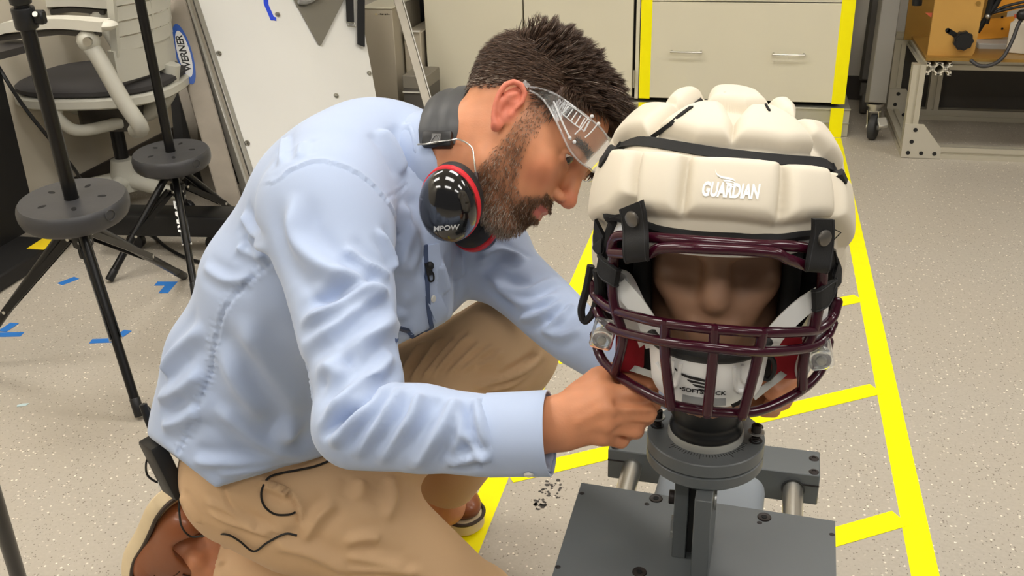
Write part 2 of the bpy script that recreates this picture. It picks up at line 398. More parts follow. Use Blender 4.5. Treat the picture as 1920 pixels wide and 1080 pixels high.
h = on_y(1286, 98, YF-.03); bar_pull(d1, h[0], h[2], .128); h = on_y(1479, 103, YF-.03); bar_pull(d1, h[0], h[2], .128)
d2 = MB().box((-.066, YF+.01, .75), (.862, .02, .334), bev=.002).build('drawer', beige, t)
MB().box((-.066, YF+.011, .5815), (.862, .02, .003)).build('edge_line', M('pale edge', (232, 226, 205), .5), d2, smooth=False)
bar_pull(d2, -.33, .75, .128); bar_pull(d2, .2, .75, .128)
t = thing('tall_cabinet', 'tall beige two-door cabinet behind the man\'s head', 'cabinet', (-1.01, 4.87, .142))
MB().box((-1.01, 4.88, 1.1), (.975, .56, 1.9), bev=.003).build('body', darkgap, t)
dl = MB().box((-1.267, YF+.01, 1.1), (.466, .02, 1.9), bev=.002).build('door', beige, t)
dr = MB().box((-.779, YF+.01, 1.1), (.498, .02, 1.9), bev=.002).build('door', beige, t)
h = on_y(1191, 148, YF-.006); MB().cyl((h[0]-.006, YF-.005, h[2]-.04), (h[0]-.006, YF-.005, h[2]+.04), .006, seg=10).build('hinge', steel, dr)
t = thing('cabinet_plinth', 'ribbed galvanised metal plinth under the beige cabinets', 'plinth', (-.55, 4.83, 0))
m = MB(); m.box((-.54, 4.85, .064), (1.94, .6, .128), bev=.002); m.build('plinth_body', galv, t)
m = MB(); m.box((-.54, 4.547, .124), (1.944, .012, .010), bev=.003); m.box((-.54, 4.547, .062), (1.944, .010, .006), bev=.002); m.build('ledge', galv, t)
def vtape(x0, x1, label, zt=.92):
    m = MB(); m.box(((x0+x1)/2, YF-.0005, (zt+.146)/2), (x1-x0, .001, zt-.146)); m.box(((x0+x1)/2, 4.5402, .065), (x1-x0, .0008, .13))
    tag(m.build('cabinet_tape', ytape, smooth=False), label, 'tape')
vtape(XL0+.004, XL1+.002, 'vertical yellow tape band left of the drawer pulls')
vtape(XR0-.005, XR1-.0, 'vertical yellow tape band on the right corner of the drawer cabinet')
# ---- clutter left of the tall cabinet
grey_beige = M('grey beige paint', (188, 178, 158), .55)
a, b = on_y(686, 100, 4.42), on_y(741, 100, 4.42); zt = on_y(715, 17, 4.42)[2]
t = thing('storage_box', 'beige metal storage box with small printed label beside the white panel', 'box', ((a[0]+b[0])/2, 4.6, 0))
MB().box(((a[0]+b[0])/2, 4.62, zt/2), (b[0]-a[0], .4, zt), bev=.002).build('body', grey_beige, t)
MB().box(((a[0]+b[0])/2, 4.62, zt+.004), (b[0]-a[0]+.008, .408, .008), bev=.002).build('lid_edge', beige, t)
h = on_y(718, 27, 4.418); m = MB()
for k in range(7): m.box((h[0]-.02+k*.008, 4.4195, h[2]+(k % 2)*.001), (.005 if k else .003, .002, .006 if k % 3 else .003))
m.build('label_print', M('faded print', (70, 64, 56), .8), t, smooth=False)
MB().box((h[0]-.033, 4.4195, h[2]), (.012, .001, .008)).build('sticker', M('sticker cream', (206, 190, 150), .7), t, smooth=False)
a = on_y(745, 60, 4.5); b = on_y(778, 60, 4.5); z1 = on_y(750, 62, 4.5)[2]
t = thing('file_tray', 'pale file tray with grey label holder behind the leaning rail', 'tray', (-1.56, 4.7, 0)); tx0 = on_y(741, 100, 4.42)[0]+.012; tx1 = -1.516
MB().box(((tx0+tx1)/2, 4.7, z1/2), (tx1-tx0, .36, z1), bev=.003).build('body', grey_beige, t)
h = on_y(752, 68, 4.515); MB().box((tx0+.026, 4.516, h[2]-.002), (.048, .006, .04)).build('label_holder', M('grey card', (120, 116, 108), .7), t, smooth=False)
MB().box(((tx0+tx1)/2, 4.514, h[2]+.024), (tx1-tx0, .012, .007)).build('rim', M('white rim', (228, 224, 212), .6), t, smooth=False)
a = on_y(756, 165, 4.3); b = on_y(800, 165, 4.3); z0 = on_y(775, 142, 4.3)[2]
t = thing('metal_case', 'low grey metal case on the floor behind the earmuff band', 'case', ((a[0]+b[0])/2, 4.4, 0))
MB().box(((a[0]+b[0])/2, 4.4, z0/2-.02), (b[0]-a[0], .2, z0-.04), bev=.003).build('body', M('dark grey metal', (92, 88, 82), .5), t)
MB().box(((a[0]+b[0])/2, 4.4, z0-.03), (b[0]-a[0]+.004, .204, .06), bev=.004).build('lid', M('mid grey metal', (134, 128, 116), .5), t)
MB().box(((a[0]+b[0])/2, 4.3, z0-.075), (b[0]-a[0]+.004, .012, .006)).build('edge_strip', M('white rim', (228, 224, 212), .6), t, smooth=False)
tag(MB().box((-1.64, 5.07, 1.0), (.24, .3, 2.0), bev=.004).build('equipment_tower', M('black cloth', (20, 20, 22), .9)), 'tall black equipment tower behind the beige storage box', 'equipment')
alum = M('aluminium', (150, 144, 132), .42, .5, noise=(20, .06)); alum2 = M('bright aluminium', (172, 170, 162), .36, .6)
p0 = at(746, 0, 4.42); p1 = at(801, 194, 4.3); d = nrm(p1-p0); p1 = p0+d*((0.002-p0[2])/d[2]); p0 = p0-d*.9
X = nrm(np.cross(d, nrm((p0+p1)/2-CAM))); R = np.stack([X, np.cross(d, X), d], 1)
m = MB(); m.box((p0+p1)/2, (.036, .02, np.linalg.norm(p1-p0)), R, bev=.002); o = m.build('rail_body', alum, None)
bpy.data.objects.remove(o)
t = thing('leaning_rail', 'long flat aluminium rail leaning in front of the tall cabinet', 'rail', p1)
m.build('rail_body', alum, t); MB().box((p0+p1)/2+X*.022, (.007, .026, np.linalg.norm(p1-p0)), R, bev=.002).build('flange', alum2, t)
# ---- white panel, with frame rails, plate and straps
BL, BR, TL = on_z(508, 420), on_z(733, 335), at(372, 0, 3.86); PN = nrm(np.cross(BR-BL, TL-BL)); PN = PN if PN@(CAM-BL) > 0 else -PN
def on_p(px, py, off=0): v = _ray(px, py); return CAM+v*(((BL+PN*off-CAM)@PN)/(v@PN))
TLx = BL+(TL-BL)*1.25; tr = on_p(688, 85); dR = nrm(tr-BR); TRx = BR+dR*np.linalg.norm(tr-BR)*1.55
white = M('white laminate', (218, 217, 212), .55, noise=(2.5, .03)); WP = BL
t = thing('white_panel', 'large white bolted panel leaning behind the man\'s back', 'panel', BL)
q = [BL, BR, TRx, TLx]; MB().hexa([p-PN*.02 for p in q]+q).build('board', white, t, smooth=False)
bolt = M('bolt steel', (170, 168, 160), .3, 1)
for px, py in ((410, 101), (463, 269), (630, 180), (692, 138), (520, 28), (560, 13)):
    c = on_p(px, py); m = MB(); m.cyl(c, c+PN*.004, .011, seg=12); m.cyl(c+PN*.004, c+PN*.012, .007, .005, seg=6); m.build('bolt', bolt, t)
e = nrm(BR-BL); up_ = nrm(TL-BL)
for k, (o0, wd, dp, mt) in enumerate(((-.014, .02, .034, alum2), (-.036, .018, .026, alum), (-.052, .012, .044, alum2))):
    R = np.stack([e, np.cross(up_, e), up_], 1); L = np.linalg.norm(TLx-BL)
    MB().box(BL+e*o0+up_*L/2-PN*.01, (wd, dp, L), R, bev=.002).build('edge_rail', mt, t)
gp = M('grey steel plate', (124, 120, 110), .5, .3)
q = [on_p(536, -30, .012), on_p(598, 82, .012), on_p(603, 83, .012), on_p(660, -30, .012)]
o = tag(MB().hexa([p-PN*.006 for p in q]+q).build('gusset_plate', gp, smooth=False, loc=q[1]), 'grey triangular steel plate hanging point down on the white panel', 'plate')
m = MB(); m.tube([on_p(560+6*k, 2-.7*k*(k-3), .03) for k in range(8)], .012, 8); m.build('clear_wrap', M('clear plastic wrap', (190, 190, 188), .25, trans=.6), o)
strap = M('black webbing', (24, 24, 26), .85, bump=(900, .25, .0006))
m = MB(); pts = [on_p(655, -40, .02), on_p(656, 10, .02), on_p(657, 42, .018)]; m.tube(pts, 0, flat=(.036, .003), up=PN)
o = tag(m.build('buckle_strap', strap, loc=pts[2]), 'black webbing strap with a steel buckle on the white panel', 'strap')
c = on_p(658, 46, .02); m = MB(); X = nrm(np.cross(up_, PN))
m.tube([c+X*sx*.019+up_*sy*.01 for sx, sy in ((-1, -1), (1, -1), (1, 1), (-1, 1))], .0025, 6, closed=True); m.build('buckle', steel, o)
m = MB(); pts = [on_p(678, -40, .03), on_p(677, 10, .03), on_p(677, 85, .02)]; m.tube(pts, 0, flat=(.034, .006), up=PN)
tag(m.build('wide_strap', strap, loc=pts[2]), 'wide black strap hanging over the right edge of the white panel', 'strap')
m = MB(); pts = [on_p(497, -30, .001), on_p(499, 8, .001), on_p(512, 38, .001)]; m.tube(pts, 0, flat=(.021, .001), up=PN); m.tube([on_p(509, 33, .002), on_p(518, 36, .002)], 0, flat=(.018, .001), up=PN)
tag(m.build('panel_tape', M('bright blue tape', (40, 72, 214), .6), loc=pts[2]), 'bright blue tape strip at the top of the white panel', 'tape')
# ---- ladder
S0, S1 = at(327, 0, 3.80), on_z(446, 428); d = nrm(S1-S0); S0 = S0-d*.5; LL = np.linalg.norm(S1-S0)
vw = nrm((S0+S1)/2-CAM); LX = nrm(np.cross(d, vw)); LX = LX if LX@RR > 0 else -LX; LN = np.cross(LX, d); LN = LN if LN@vw < 0 else -LN
t = thing('ladder', 'aluminium ladder with blue oval sticker leaning left of the white panel', 'ladder', S1)
R = np.stack([LX, np.cross(-d, LX), -d], 1)
for k, bk in enumerate((0, .36)):
    C = (S0+S1)/2-LN*bk-LX*bk*.12; m = MB(); m.box(C, (.072, .004, LL), R)
    for s in (-1, 1): m.box(C+LX*s*.038+LN*(-.012), (.006, .028, LL), R, bev=.002)
    m.build('stile', M('ladder aluminium', (124, 116, 104), .42, .45, noise=(12, .14)), t)
for k in range(7):
    p = S1-d*(.25+.28*k); MB().cyl(p-LN*.002-LN*.004, p-LN*.36-LX*.043, .016, seg=10).build('rung', alum, t)
lb = MB(); c = on_y(345, 101, 0); 
def ray_pl(px, py, p, n): v = _ray(px, py); return CAM+v*(((p-CAM)@n)/(v@n))
LC = ray_pl(345, 101, S0+LN*.003, LN); up2 = -d
Rl = np.stack([up2, np.cross(LN, up2), LN], 1)            # x runs up the stile, y across it
def oval(a, b, n=28): return [(a*math.cos(2*math.pi*k/n), b*math.sin(2*math.pi*k/n)) for k in range(n)]
MB().prism(oval(.128, .030), Rl, LC, -.0005, .0006).build('sticker', M('sticker blue', (16, 74, 158), .4), t, smooth=False)
MB().prism(oval(.098, .0225), Rl, LC, .0006, .0009).build('sticker_field', M('sticker white', (214, 214, 214), .5), t, smooth=False)
v, f = text_mesh('WERNER', .035, .25, .0009); v[:, 0] *= 1.08
MB().add((v+np.array((0, 0, .0012)))@Rl.T+LC, f).build('lettering', M('print black', (20, 20, 22), .6), t, smooth=False)
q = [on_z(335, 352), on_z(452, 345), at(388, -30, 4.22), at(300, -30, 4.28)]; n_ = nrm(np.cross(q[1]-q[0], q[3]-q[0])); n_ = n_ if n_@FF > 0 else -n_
tag(MB().hexa(q+[p+n_*.012 for p in q]).build('shade_panel', M('dark shade board', (40, 38, 36), .7), smooth=False), 'dark shade board added to stand for the shadow behind the ladder', 'board')  # added slab, its dark colour stands in for the shadow behind the ladder
# ---- office chair
SCN = on_z(184, 148, .495); fw = nrm((-.985, -.17, 0)); sd = np.array((-fw[1], fw[0], 0)); sd = sd if sd[1] < 0 else -sd      # sd points to the camera side
def ch(f, s, z): return np.array((SCN[0], SCN[1], 0))+fw*f+sd*s+np.array((0, 0, z))
plast = M('light grey plastic', (192, 190, 178), .42); dkfab = M('charcoal seat fabric', (58, 56, 56), .85, bump=(700, .2, .0008)); blk = M('black plastic', (22, 22, 23), .4); blk2 = M('dark grey plastic', (70, 66, 60), .55)
t = thing('office_chair', 'light grey office chair with charcoal seat behind the tripod stands', 'chair', ch(0, 0, 0))
def sup(f0, f1, s0, n=2.6, k=28):
    o = []
    for i in range(k):
        a = 2*math.pi*i/k; c, s = math.cos(a), math.sin(a); x = math.copysign(abs(c)**(2/n), c); y = math.copysign(abs(s)**(2/n), s)
        o.append(((f0+f1)/2+(f1-f0)/2*x, s0*y))
    return o
Rc = np.stack([fw, np.cross((0, 0, 1), fw), (0, 0, 1)], 1); o0 = ch(0, 0, 0)
def slab(name, f0, f1, s0, z0, z1, mt, par, dome=0):
    po = sup(f0, f1, s0); m = MB(); n = len(po); c = np.array([(f0+f1)/2, 0]); rings = [(.97, z0), (1, z0+.006), (1, z1-.008), (.97, z1-.002), (.85, z1+dome*.5), (.5, z1+dome)]; v = []
    for s, z in rings: v += [(c[0]+(p[0]-c[0])*s, p[1]*s, z) for p in po]
    f = [list(range(n))[::-1], list(range((len(rings)-1)*n, len(rings)*n))]+[[r*n+i, r*n+(i+1) % n, (r+1)*n+(i+1) % n, (r+1)*n+i] for r in range(len(rings)-1) for i in range(n)]
    return m.add(np.array(v)@Rc.T+o0, f).build(name, mt, par)
slab('seat_pan', -.29, .255, .26, .425, .462, plast, t); slab('seat', -.282, .247, .252, .464, .49, dkfab, t, .012)
for s in (1, -.55):
    df = 0 if s > 0 else .17
    m = MB(); m.tube(spline([ch(-.20+df, s*.29, .700), ch(-.06+df, s*.29, .712), ch(.08+df, s*.29, .706), ch(.15+df, s*.29, .690)], 6), 0, flat=(.07, .03), up=(0, 0, 1))
    m.ball(ch(-.20+df, s*.29, .700), (.036, .036, .016)); a = m.build('arm_pad', M('pale grey plastic', (214, 211, 198), .4), t)
    m = MB(); m.tube([ch(.14+df, s*.285, .668), ch(-.06+df, s*.285, .684), ch(-.17+df, s*.285, .672)], 0, flat=(.04, .016), up=(0, 0, 1)); m.build('arm_rail', blk2, t)
    m = MB(); m.tube(spline([ch(-.135+df, s*.3, .650), ch(-.165+df, s*.305, .60), ch(-.215+df, s*.305, .47), ch(-.25+df, s*.29, .38), ch(-.20+df, s*.22, .35)], 6), .026, 10); m.ball(ch(-.14+df, s*.3, .655), .036); m.build('arm_post', plast, t)
    MB().cyl(ch(-.155+df, s*.3+.03*np.sign(s), .660), ch(-.155+df, s*.3+.042*np.sign(s), .660), .014, seg=12).build('arm_bolt', steel, t)
    m = MB(); m.tube(spline([ch(.05+df, s*.235, .43), ch(.04+df, s*.235, .39), ch(0+df, s*.2, .345), ch(-.10+df, s*.1, .345)], 6), .020, 10); m.ball(ch(.05+df, s*.235, .42), .025); m.build('seat_bracket', plast, t)
    MB().cyl(ch(.05+df, s*.256, .42), ch(.05+df, s*.264, .42), .014, seg=12).build('bracket_bolt', blk, t)
m = MB(); m.box(ch(-.05, 0, .36), (.2, .22, .1), Rc, bev=.02); m.build('tilt_mechanism', blk2, t)
# backrest: curved shell of horizontal slats between two side rims
def bk(u, z): k = .07*(u*u)/(.22**2); return ch(-.245+k-.10*max(0, z-.5)-.0, u, z)
for i in range(11):
    z = .625+.047*i; m = MB(); us = np.linspace(-.215, .215, 11); m.tube([bk(u, z) for u in us], 0, flat=(.041, .008), up=[nrm(bk(u, z)-ch(.3, 0, z))*np.array((1, 1, 0)) for u in us]); m.build('back_slat', plast, t)
for u in (-.222, -.07, .07, .222): m = MB(); m.tube([bk(u, z) for z in np.linspace(.59, 1.15, 8)], 0, flat=(.024 if abs(u) > .2 else .016, .022 if abs(u) > .2 else .006), up=fw); m.build('back_rib' if abs(u) < .2 else 'back_rim', plast, t)
m = MB(); us = np.linspace(-.235, .235, 13); m.tube([bk(u, .560)+fw*.012*(1-(u/.235)**2) for u in us], 0, flat=(.10, .03), up=[nrm(bk(u, .5)-ch(.3, 0, .5))*np.array((1, 1, 0)) for u in us]); m.build('back_base', plast, t)
m = MB(); m.tube(spline([bk(0, .52)-fw*.02, ch(-.235, 0, .42), ch(-.16, 0, .355), ch(-.06, 0, .345)], 5), .03, 10); m.build('back_stem', plast, t)
MB().cyl(ch(-.03, 0, .16), ch(-.03, 0, .33), .024, seg=14).build('gas_column', blk, t)
m = MB(); m.lathe([(0, .075), (.052, .075), (.05, .13), (.04, .185), (.026, .19), (0, .19)], ch(-.03, 0, 0)); m.build('base_hub', plast, t)
for k in range(5):
    a = math.radians(72*k+14); dx = fw*math.cos(a)+sd*math.sin(a); m = MB(); c0 = ch(-.03, 0, 0)
    m.tube([c0+dx*.03+np.array((0, 0, .11)), c0+dx*.15+np.array((0, 0, .095)), c0+dx*.255+np.array((0, 0, .075))], [.03, .025, .018], 10); lg = m.build('base_leg', plast, t)
    m = MB(); e_ = c0+dx*.255; tn = np.cross(dx, (0, 0, 1))
    for s in (-1, 1): m.cyl(e_+tn*s*.008+np.array((0, 0, .028)), e_+tn*s*.03+np.array((0, 0, .028)), .028, seg=16, bev=.004)
    m.box(e_+np.array((0, 0, .05)), (.02, .02, .03)); m.build('caster', blk, lg)
t.scale = (1.05, 1.05, 1.05)
# ---- tripod stands with round weights
blkm = M('black painted steel', (13, 13, 14), .34, 0, coat=.15, spec=.35); rub = M('black rubber disc', (58, 58, 60), .42, noise=(14, .16), bump=(40, .15, .002))
def stand(cx, cy, dz, feet, hub, lean, label, R0, pole_r, clamp):
    t = thing('tripod_stand', label, 'light stand', (cx, cy, 0)); c = np.array((cx, cy, 0.))
    top = c+np.array((lean[0], lean[1], 1))*(1.75)*np.array((1, 1, 1)); ax = nrm(np.array((lean[0], lean[1], 1.)))
    def P(z): return c+ax*z
    MB().cyl(P(hub-.05), P(1.7), pole_r, seg=16).build('pole', blkm, t)
    if clamp:
        m = MB(); m.cyl(P(clamp-.035), P(clamp+.012), pole_r+.008, seg=18, bev=.003); m.cyl(P(clamp+.018), P(clamp+.05), pole_r+.006, seg=18, bev=.003); m.box(P(clamp-.01)+RR*(pole_r+.014), (.03, .02, .03), bev=.004)
        cl = m.build('pole_clamp', blk, t); MB().cyl(P(clamp-.008)+RR*(pole_r+.014)-FF*.012, P(clamp-.008)+RR*(pole_r+.014)-FF*.017, .006, seg=10).build('clamp_screw', steel, cl)
    m = MB(); m.lathe([(pole_r, .0), (R0*.9, -.002), (R0*.965, .006), (R0, .018), (R0*1.01, .034), (R0*.985, .046), (R0*.95, .051), (R0*.9, .05), (R0*.5, .0515), (pole_r+.001, .051)], P(dz), ax, 40)
    dk = m.build('weight_disc', rub, t)
    for k in range(5):
        a = math.radians(72*k+20); u = frame(ax)[:, 0]*math.cos(a)+frame(ax)[:, 1]*math.sin(a); q = P(dz+.0508)+u*R0*.55
        MB().prism(oval(.0105, .006, 12), frame(ax, u), q, 0, .001).build('slot', M('slot black', (8, 8, 8), .8), dk, smooth=False)
    q = P(dz+.028)-FF*np.array((1, 1, 0))*0; v = nrm(np.array((CAM[0]-cx, CAM[1]-cy, 0))); sdv = np.cross((0, 0, 1), v); a = math.radians(35 if R0 > .1 else 0); n = v*math.cos(a)+sdv*math.sin(a)
    q = q+n*R0*1.012; m = MB(); Fm = frame(n); m.tube([q+Fm[:, 0]*.013*math.cos(x)+Fm[:, 1]*.013*math.sin(x) for x in np.linspace(0, 2*math.pi, 20)[:-1]], .0012, 5, closed=True); m.build('rim_mark', rub, dk)
    m = MB(); m.cyl(P(dz-.045), P(dz-.002), pole_r+.012, seg=14, bev=.003); m.cyl(P(hub-.02), P(hub+.02), pole_r+.008, seg=14, bev=.003); m.build('leg_hub', blk, t)
    for k, (fx, fy) in enumerate(feet):
        ft = np.array((fx, fy, .008)); a0 = P(dz-.025); dh = nrm(np.array((fx-cx, fy-cy, 0))); a0 = a0+dh*.03; m = MB(); m.cyl(a0, a0+(ft-a0)*.93, .0115, seg=12); lg = m.build('leg', blkm, t)
        MB().cyl(a0+(ft-a0)*.9, ft, .0128, seg=12, bev=.002).build('rubber_foot', blk, lg)
        b0 = P(hub)+dh*.03; b1 = a0+(ft-a0)*.58; s = np.cross(dh, (0, 0, 1)); m = MB()
        for q in (-1, 1): m.tube([b0+s*q*.012, b1+s*q*.012], 0, flat=(.018, .003), up=s)
        m.build('brace', blkm, t); m = MB()
        for q in (b0, b1, a0): m.cyl(q+s*.0155, q-s*.0155, .0045, seg=8)
        m.build('rivet', M('rivet', (200, 198, 190), .3, .8), t)
    return t, P
D1 = on_z(135, 374, .50); c1 = D1.copy()
f1 = [on_z(264, 786)[:2], on_z(346, 522)[:2], on_z(-60, 690)[:2]]
ax1 = nrm(at(38, 0, 2.16)-D1); st1, P1 = stand(c1[0]-ax1[0]/ax1[2]*.5, c1[1]-ax1[1]/ax1[2]*.5, .455, f1, .40, (ax1[0]/ax1[2], ax1[1]/ax1[2]), 'nearer black tripod stand with round weight disc at far left', .127, .0165, .945)
D2 = on_z(320, 286, .36); ax2 = nrm(at(262, 0, 3.0)-D2)
f2 = [on_z(205, 530)[:2], on_z(368, 560)[:2], on_z(470, 425)[:2]]
st2, P2 = stand(D2[0]-ax2[0]/ax2[2]*.36, D2[1]-ax2[1]/ax2[2]*.36, .315, f2, .235, (ax2[0]/ax2[2], ax2[1]/ax2[2]), 'further black tripod stand with round weight disc by the ladder', .122, .0155, 0)
lg = [o for o in st2.children if o.name.startswith('leg') and not o.name.startswith('leg_hub')][1]
a0, b0 = P2(.29)+0, np.array((f2[1][0], f2[1][1], 0)); dl_ = nrm(b0-a0); vw = nrm(a0-CAM); n = nrm(-vw-dl_*(-vw@dl_)); c = ray_pl(337, 411, a0, n)
v, f = text_mesh('EMART', .040, .2, .0020); Rt = np.stack([dl_, np.cross(n, dl_), n], 1)
MB().add((v*np.array((1.0, .75, 1)))@Rt.T+c+n*.0135, f).build('lettering', M('print white', (235, 235, 232), .6), lg, smooth=False)
# ---- black desk frame at the left edge, cords, low black base
dm = M('black desk laminate', (26, 25, 25), .55); dk = M('desk top', (58, 55, 54), .5)
zt = .685
t = thing('black_desk', 'black desk end panel and foot at the left picture edge', 'desk', on_z(0, 480))
TP = [on_z(-70, 66, zt), on_z(-70, 116, zt), on_z(74, 79, zt), on_z(0, 70, zt)]; TP = [np.maximum(p, (WL+.015, -9, -9)) for p in TP]
m = MB(); m.hexa([p-np.array((0, 0, .022)) for p in TP]+TP); m.build('desk_top', dk, t, smooth=False)
e0, e1 = on_z(110, 455, .05), on_z(-20, 535, .05); dv = nrm((e1-e0)*np.array((1, 1, 0))); sv = np.array((-dv[1], dv[0], 0)); sv = sv if sv[0] < 0 else -sv
c = on_z(74, 424, .05); Rd = np.stack([dv, sv, (0, 0, 1)], 1)
m = MB(); m.box(c+dv*.25+sv*.02+np.array((0, 0, .305)), (.5, .03, .61), Rd, bev=.003); m.v = [np.maximum(np.vstack(m.v), (WL+.015, -9, -9))]; m.build('end_panel', dm, t)
m = MB(); m.box((e0+e1)/2*np.array((1, 1, 0))+sv*.11+dv*.1+np.array((0, 0, .028)), (.62, .2, .05), Rd, bev=.006); m.v = [np.maximum(np.vstack(m.v), (WL+.015, -9, -9))]; m.build('foot', dm, t)
q = [on_z(50, 466, .0545), on_z(82, 468, .0545), on_z(133, 432, .0545), on_z(103, 432, .0545)]
MB().hexa([p-np.array((0, 0, .001)) for p in q]+q).build('warning_sticker', M('warning yellow', (238, 206, 30), .5), t, smooth=False)
cord = M('black cord', (16, 16, 17), .5)
def cable(name, pts, r, label, par=None):
    m = MB(); m.tube(spline(pts, 8), r, 6); o = m.build(name, cord, par); return tag(o, label, 'cable') if par is None else o
cable('power_cable', [on_x(-40, 60, -2.46), on_x(0, 130, -2.3), on_x(45, 200, -2.25), on_x(97, 265, -2.22), on_x(140, 318, -2.24), on_z(165, 360, .06), on_z(190, 400, .008)], .006, 'thin black cable running down behind the nearer tripod pole')
cable('power_cable', [on_z(262, 432, .008), on_z(285, 440, .008), on_z(310, 462, .008), on_z(345, 482, .008), on_z(385, 494, .008), on_z(420, 500, .008)], .006, 'black cable lying on the floor behind the further tripod stand')
a, b = on_z(205, 447, .06), on_z(420, 452, .06); dv = nrm(b-a); Rb = np.stack([dv, np.cross((0, 0, 1), dv), (0, 0, 1)], 1)
t = thing('low_black_base', 'low black rolling base on the floor behind the further tripod stand', 'equipment base', (a+b)/2*np.array((1, 1, 0)))
MB().box((a+b)/2+Rb[:, 1]*.06+np.array((0, 0, .045)), (np.linalg.norm(b-a)+.1, .12, .075), Rb, bev=.012, seg=2).build('base_bar', M('satin black', (20, 20, 21), .4), t)
for q, s in ((a, 1), (b, -1)):
    w0 = q*np.array((1, 1, 0))+dv*s*.06+Rb[:, 1]*.06; m = MB(); m.cyl(w0+Rb[:, 1]*-.014+np.array((0, 0, .03)), w0+Rb[:, 1]*.014+np.array((0, 0, .03)), .03, seg=16, bev=.003); m.box(w0+np.array((0, 0, .06)), (.02, .03, .06)); m.build('caster', blk, t)
p0, p1 = on_z(46, 1120, 0), at(-12, 930, 1.60); t = thing('stand_leg', 'black stand leg entering at the lower left picture corner', 'light stand', p0)
dd = nrm(p1-p0); MB().cyl(p0+dd*.03, p0+dd*.75, .0135, seg=12).build('tube', blkm, t); MB().cyl(p0, p0+dd*.05, .0155, seg=12, bev=.002).build('rubber_foot', blk, t)
# ------------------------------------------------------------------ right side: trolley leg and extrusion bench
gpaint = M('grey trolley paint', (126, 122, 114), .5); ext = M('anodised extrusion', (196, 190, 172), .4, .45); gus = M('gusset grey', (188, 182, 166), .5, .2)
cw = on_z(1641, 262); t = thing('trolley', 'grey square trolley post on a braked caster beside the bench', 'trolley', cw)
up0, up1 = at(1641, 193, 4.36), at(1668, 0, 4.28)
cw = np.array((up0[0], up0[1], 0)); ax = nrm(up1-up0); Rp = frame(ax, (1, .12, 0))
m = MB(); m.box(up0+ax*.55, (.075, .075, 1.1), Rp, bev=.003); m.build('post', gpaint, t)
m = MB(); m.box(up0+ax*1.1+np.array((0, .22, 0)), (.07, .50, .05)); m.build('top_rail', gpaint, t)
m = MB(); m.box(up0+ax*.55+np.array((0, .44, 0)), (.06, .06, 1.1), Rp, bev=.003); m.cyl(up0*np.array((1, 1, 0))+np.array((-.016, .44, .055)), up0*np.array((1, 1, 0))+np.array((.016, .44, .055)), .055, seg=20, bev=.006); m.box(up0*np.array((1, 1, 0))+np.array((0, .44, .12)), (.05, .05, .06)); m.build('rear_post', M('dark trolley paint', (84, 81, 76), .5), t)
zt = up0[2]; m = MB(); m.cyl(cw+np.array((0, 0, zt-.012)), cw+np.array((0, 0, zt)), .036, seg=18); m.cyl(cw+np.array((0, 0, zt-.03)), cw+np.array((0, 0, zt-.012)), .026, seg=14); cs = m.build('caster_plate', steel, t)
wr_ = .056; wc = cw+np.array((.004, -.012, wr_)); axl = nrm((1, -.35, 0)); rad = np.array((-axl[1], axl[0], 0))
m = MB(); m.cyl(wc-axl*.016, wc+axl*.016, wr_, seg=28, bev=.008); m.build('wheel', M('caster rubber', (52, 52, 52), .6), t)
m = MB()
for s in (-1, 1):
    q = [wc+axl*s*.024+rad*.014, wc+axl*s*.024-rad*.014, cw+axl*s*.024-rad*.024+np.array((0, 0, zt-.03)), cw+axl*s*.024+rad*.024+np.array((0, 0, zt-.03))]
    m.hexa([p-axl*.002 for p in q]+[p+axl*.002 for p in q])
m.cyl(wc-axl*.03, wc+axl*.03, .013, seg=12); m.box(cw+np.array((0, 0, zt-.032)), (.05, .05, .006)); m.build('fork', steel, t)
MB().box(cw+np.array((.035, -.045, zt-.075)), (.04, .05, .02), rotm('X', 35)@rotm('Z', 10), bev=.004).build('brake_pedal', M('zinc plate', (206, 204, 196), .35, .6), t)
# bench frame
YB = on_z(1760, 298)[1]; x0 = on_y(1688, 297, YB)[0]; Wp = .05; zt = on_y(1760, 117, YB)[2]; dpth = .62; x1 = x0+1.5
t = thing('extrusion_bench', 'aluminium extrusion bench frame with bolted corner gusset at right', 'bench', (x0, YB, 0))
def prof(a, b, name='beam', w=Wp, par=t):                        # slotted square beam between two points (axis-parallel)
    a = np.asarray(a, float); b = np.asarray(b, float); d = b-a; L = np.linalg.norm(d); R = frame(d, (0, 0, 1) if abs(d[2]) < .1 else (1, 0, 0)); h = w/2; s = w*.09; g = w*.14
    po = []
    for k in range(4):
        c, si = (1, 0, -1, 0)[k], (0, 1, 0, -1)[k]
        for x, y in ((h, -h), (h, -s), (h-g, -s), (h-g, s), (h, s)): po.append((x*c-y*si, x*si+y*c))
    return MB().prism(po, R, a, 0, L).build(name, ext, par, smooth=False)
c0 = Wp/2
prof((x0+Wp, YB+c0, c0), (x1, YB+c0, c0)); prof((x0+c0, YB+Wp, c0), (x0+c0, YB+dpth, c0)); prof((x0, YB+dpth+c0, c0), (x1, YB+dpth+c0, c0))
prof((x0+c0, YB+c0, 0), (x0+c0, YB+c0, zt-.012), 'leg'); prof((x0+c0, YB+dpth+c0, Wp), (x0+c0, YB+dpth+c0, zt-.05), 'leg'); prof((x0+.2, YB+dpth+c0, Wp), (x0+.2, YB+dpth+c0, zt-.05), 'leg')
prof((x1-c0, YB+c0, Wp), (x1-c0, YB+c0, zt-.07), 'leg'); prof((x1-c0, YB+dpth+c0, Wp), (x1-c0, YB+dpth+c0, zt-.07), 'leg')
prof((x0, YB+dpth+c0, zt-.025), (x1, YB+dpth+c0, zt-.025))
zf = zt-.028; prof((x0+.14, YB+.14, zf), (x1, YB+.14, zf))
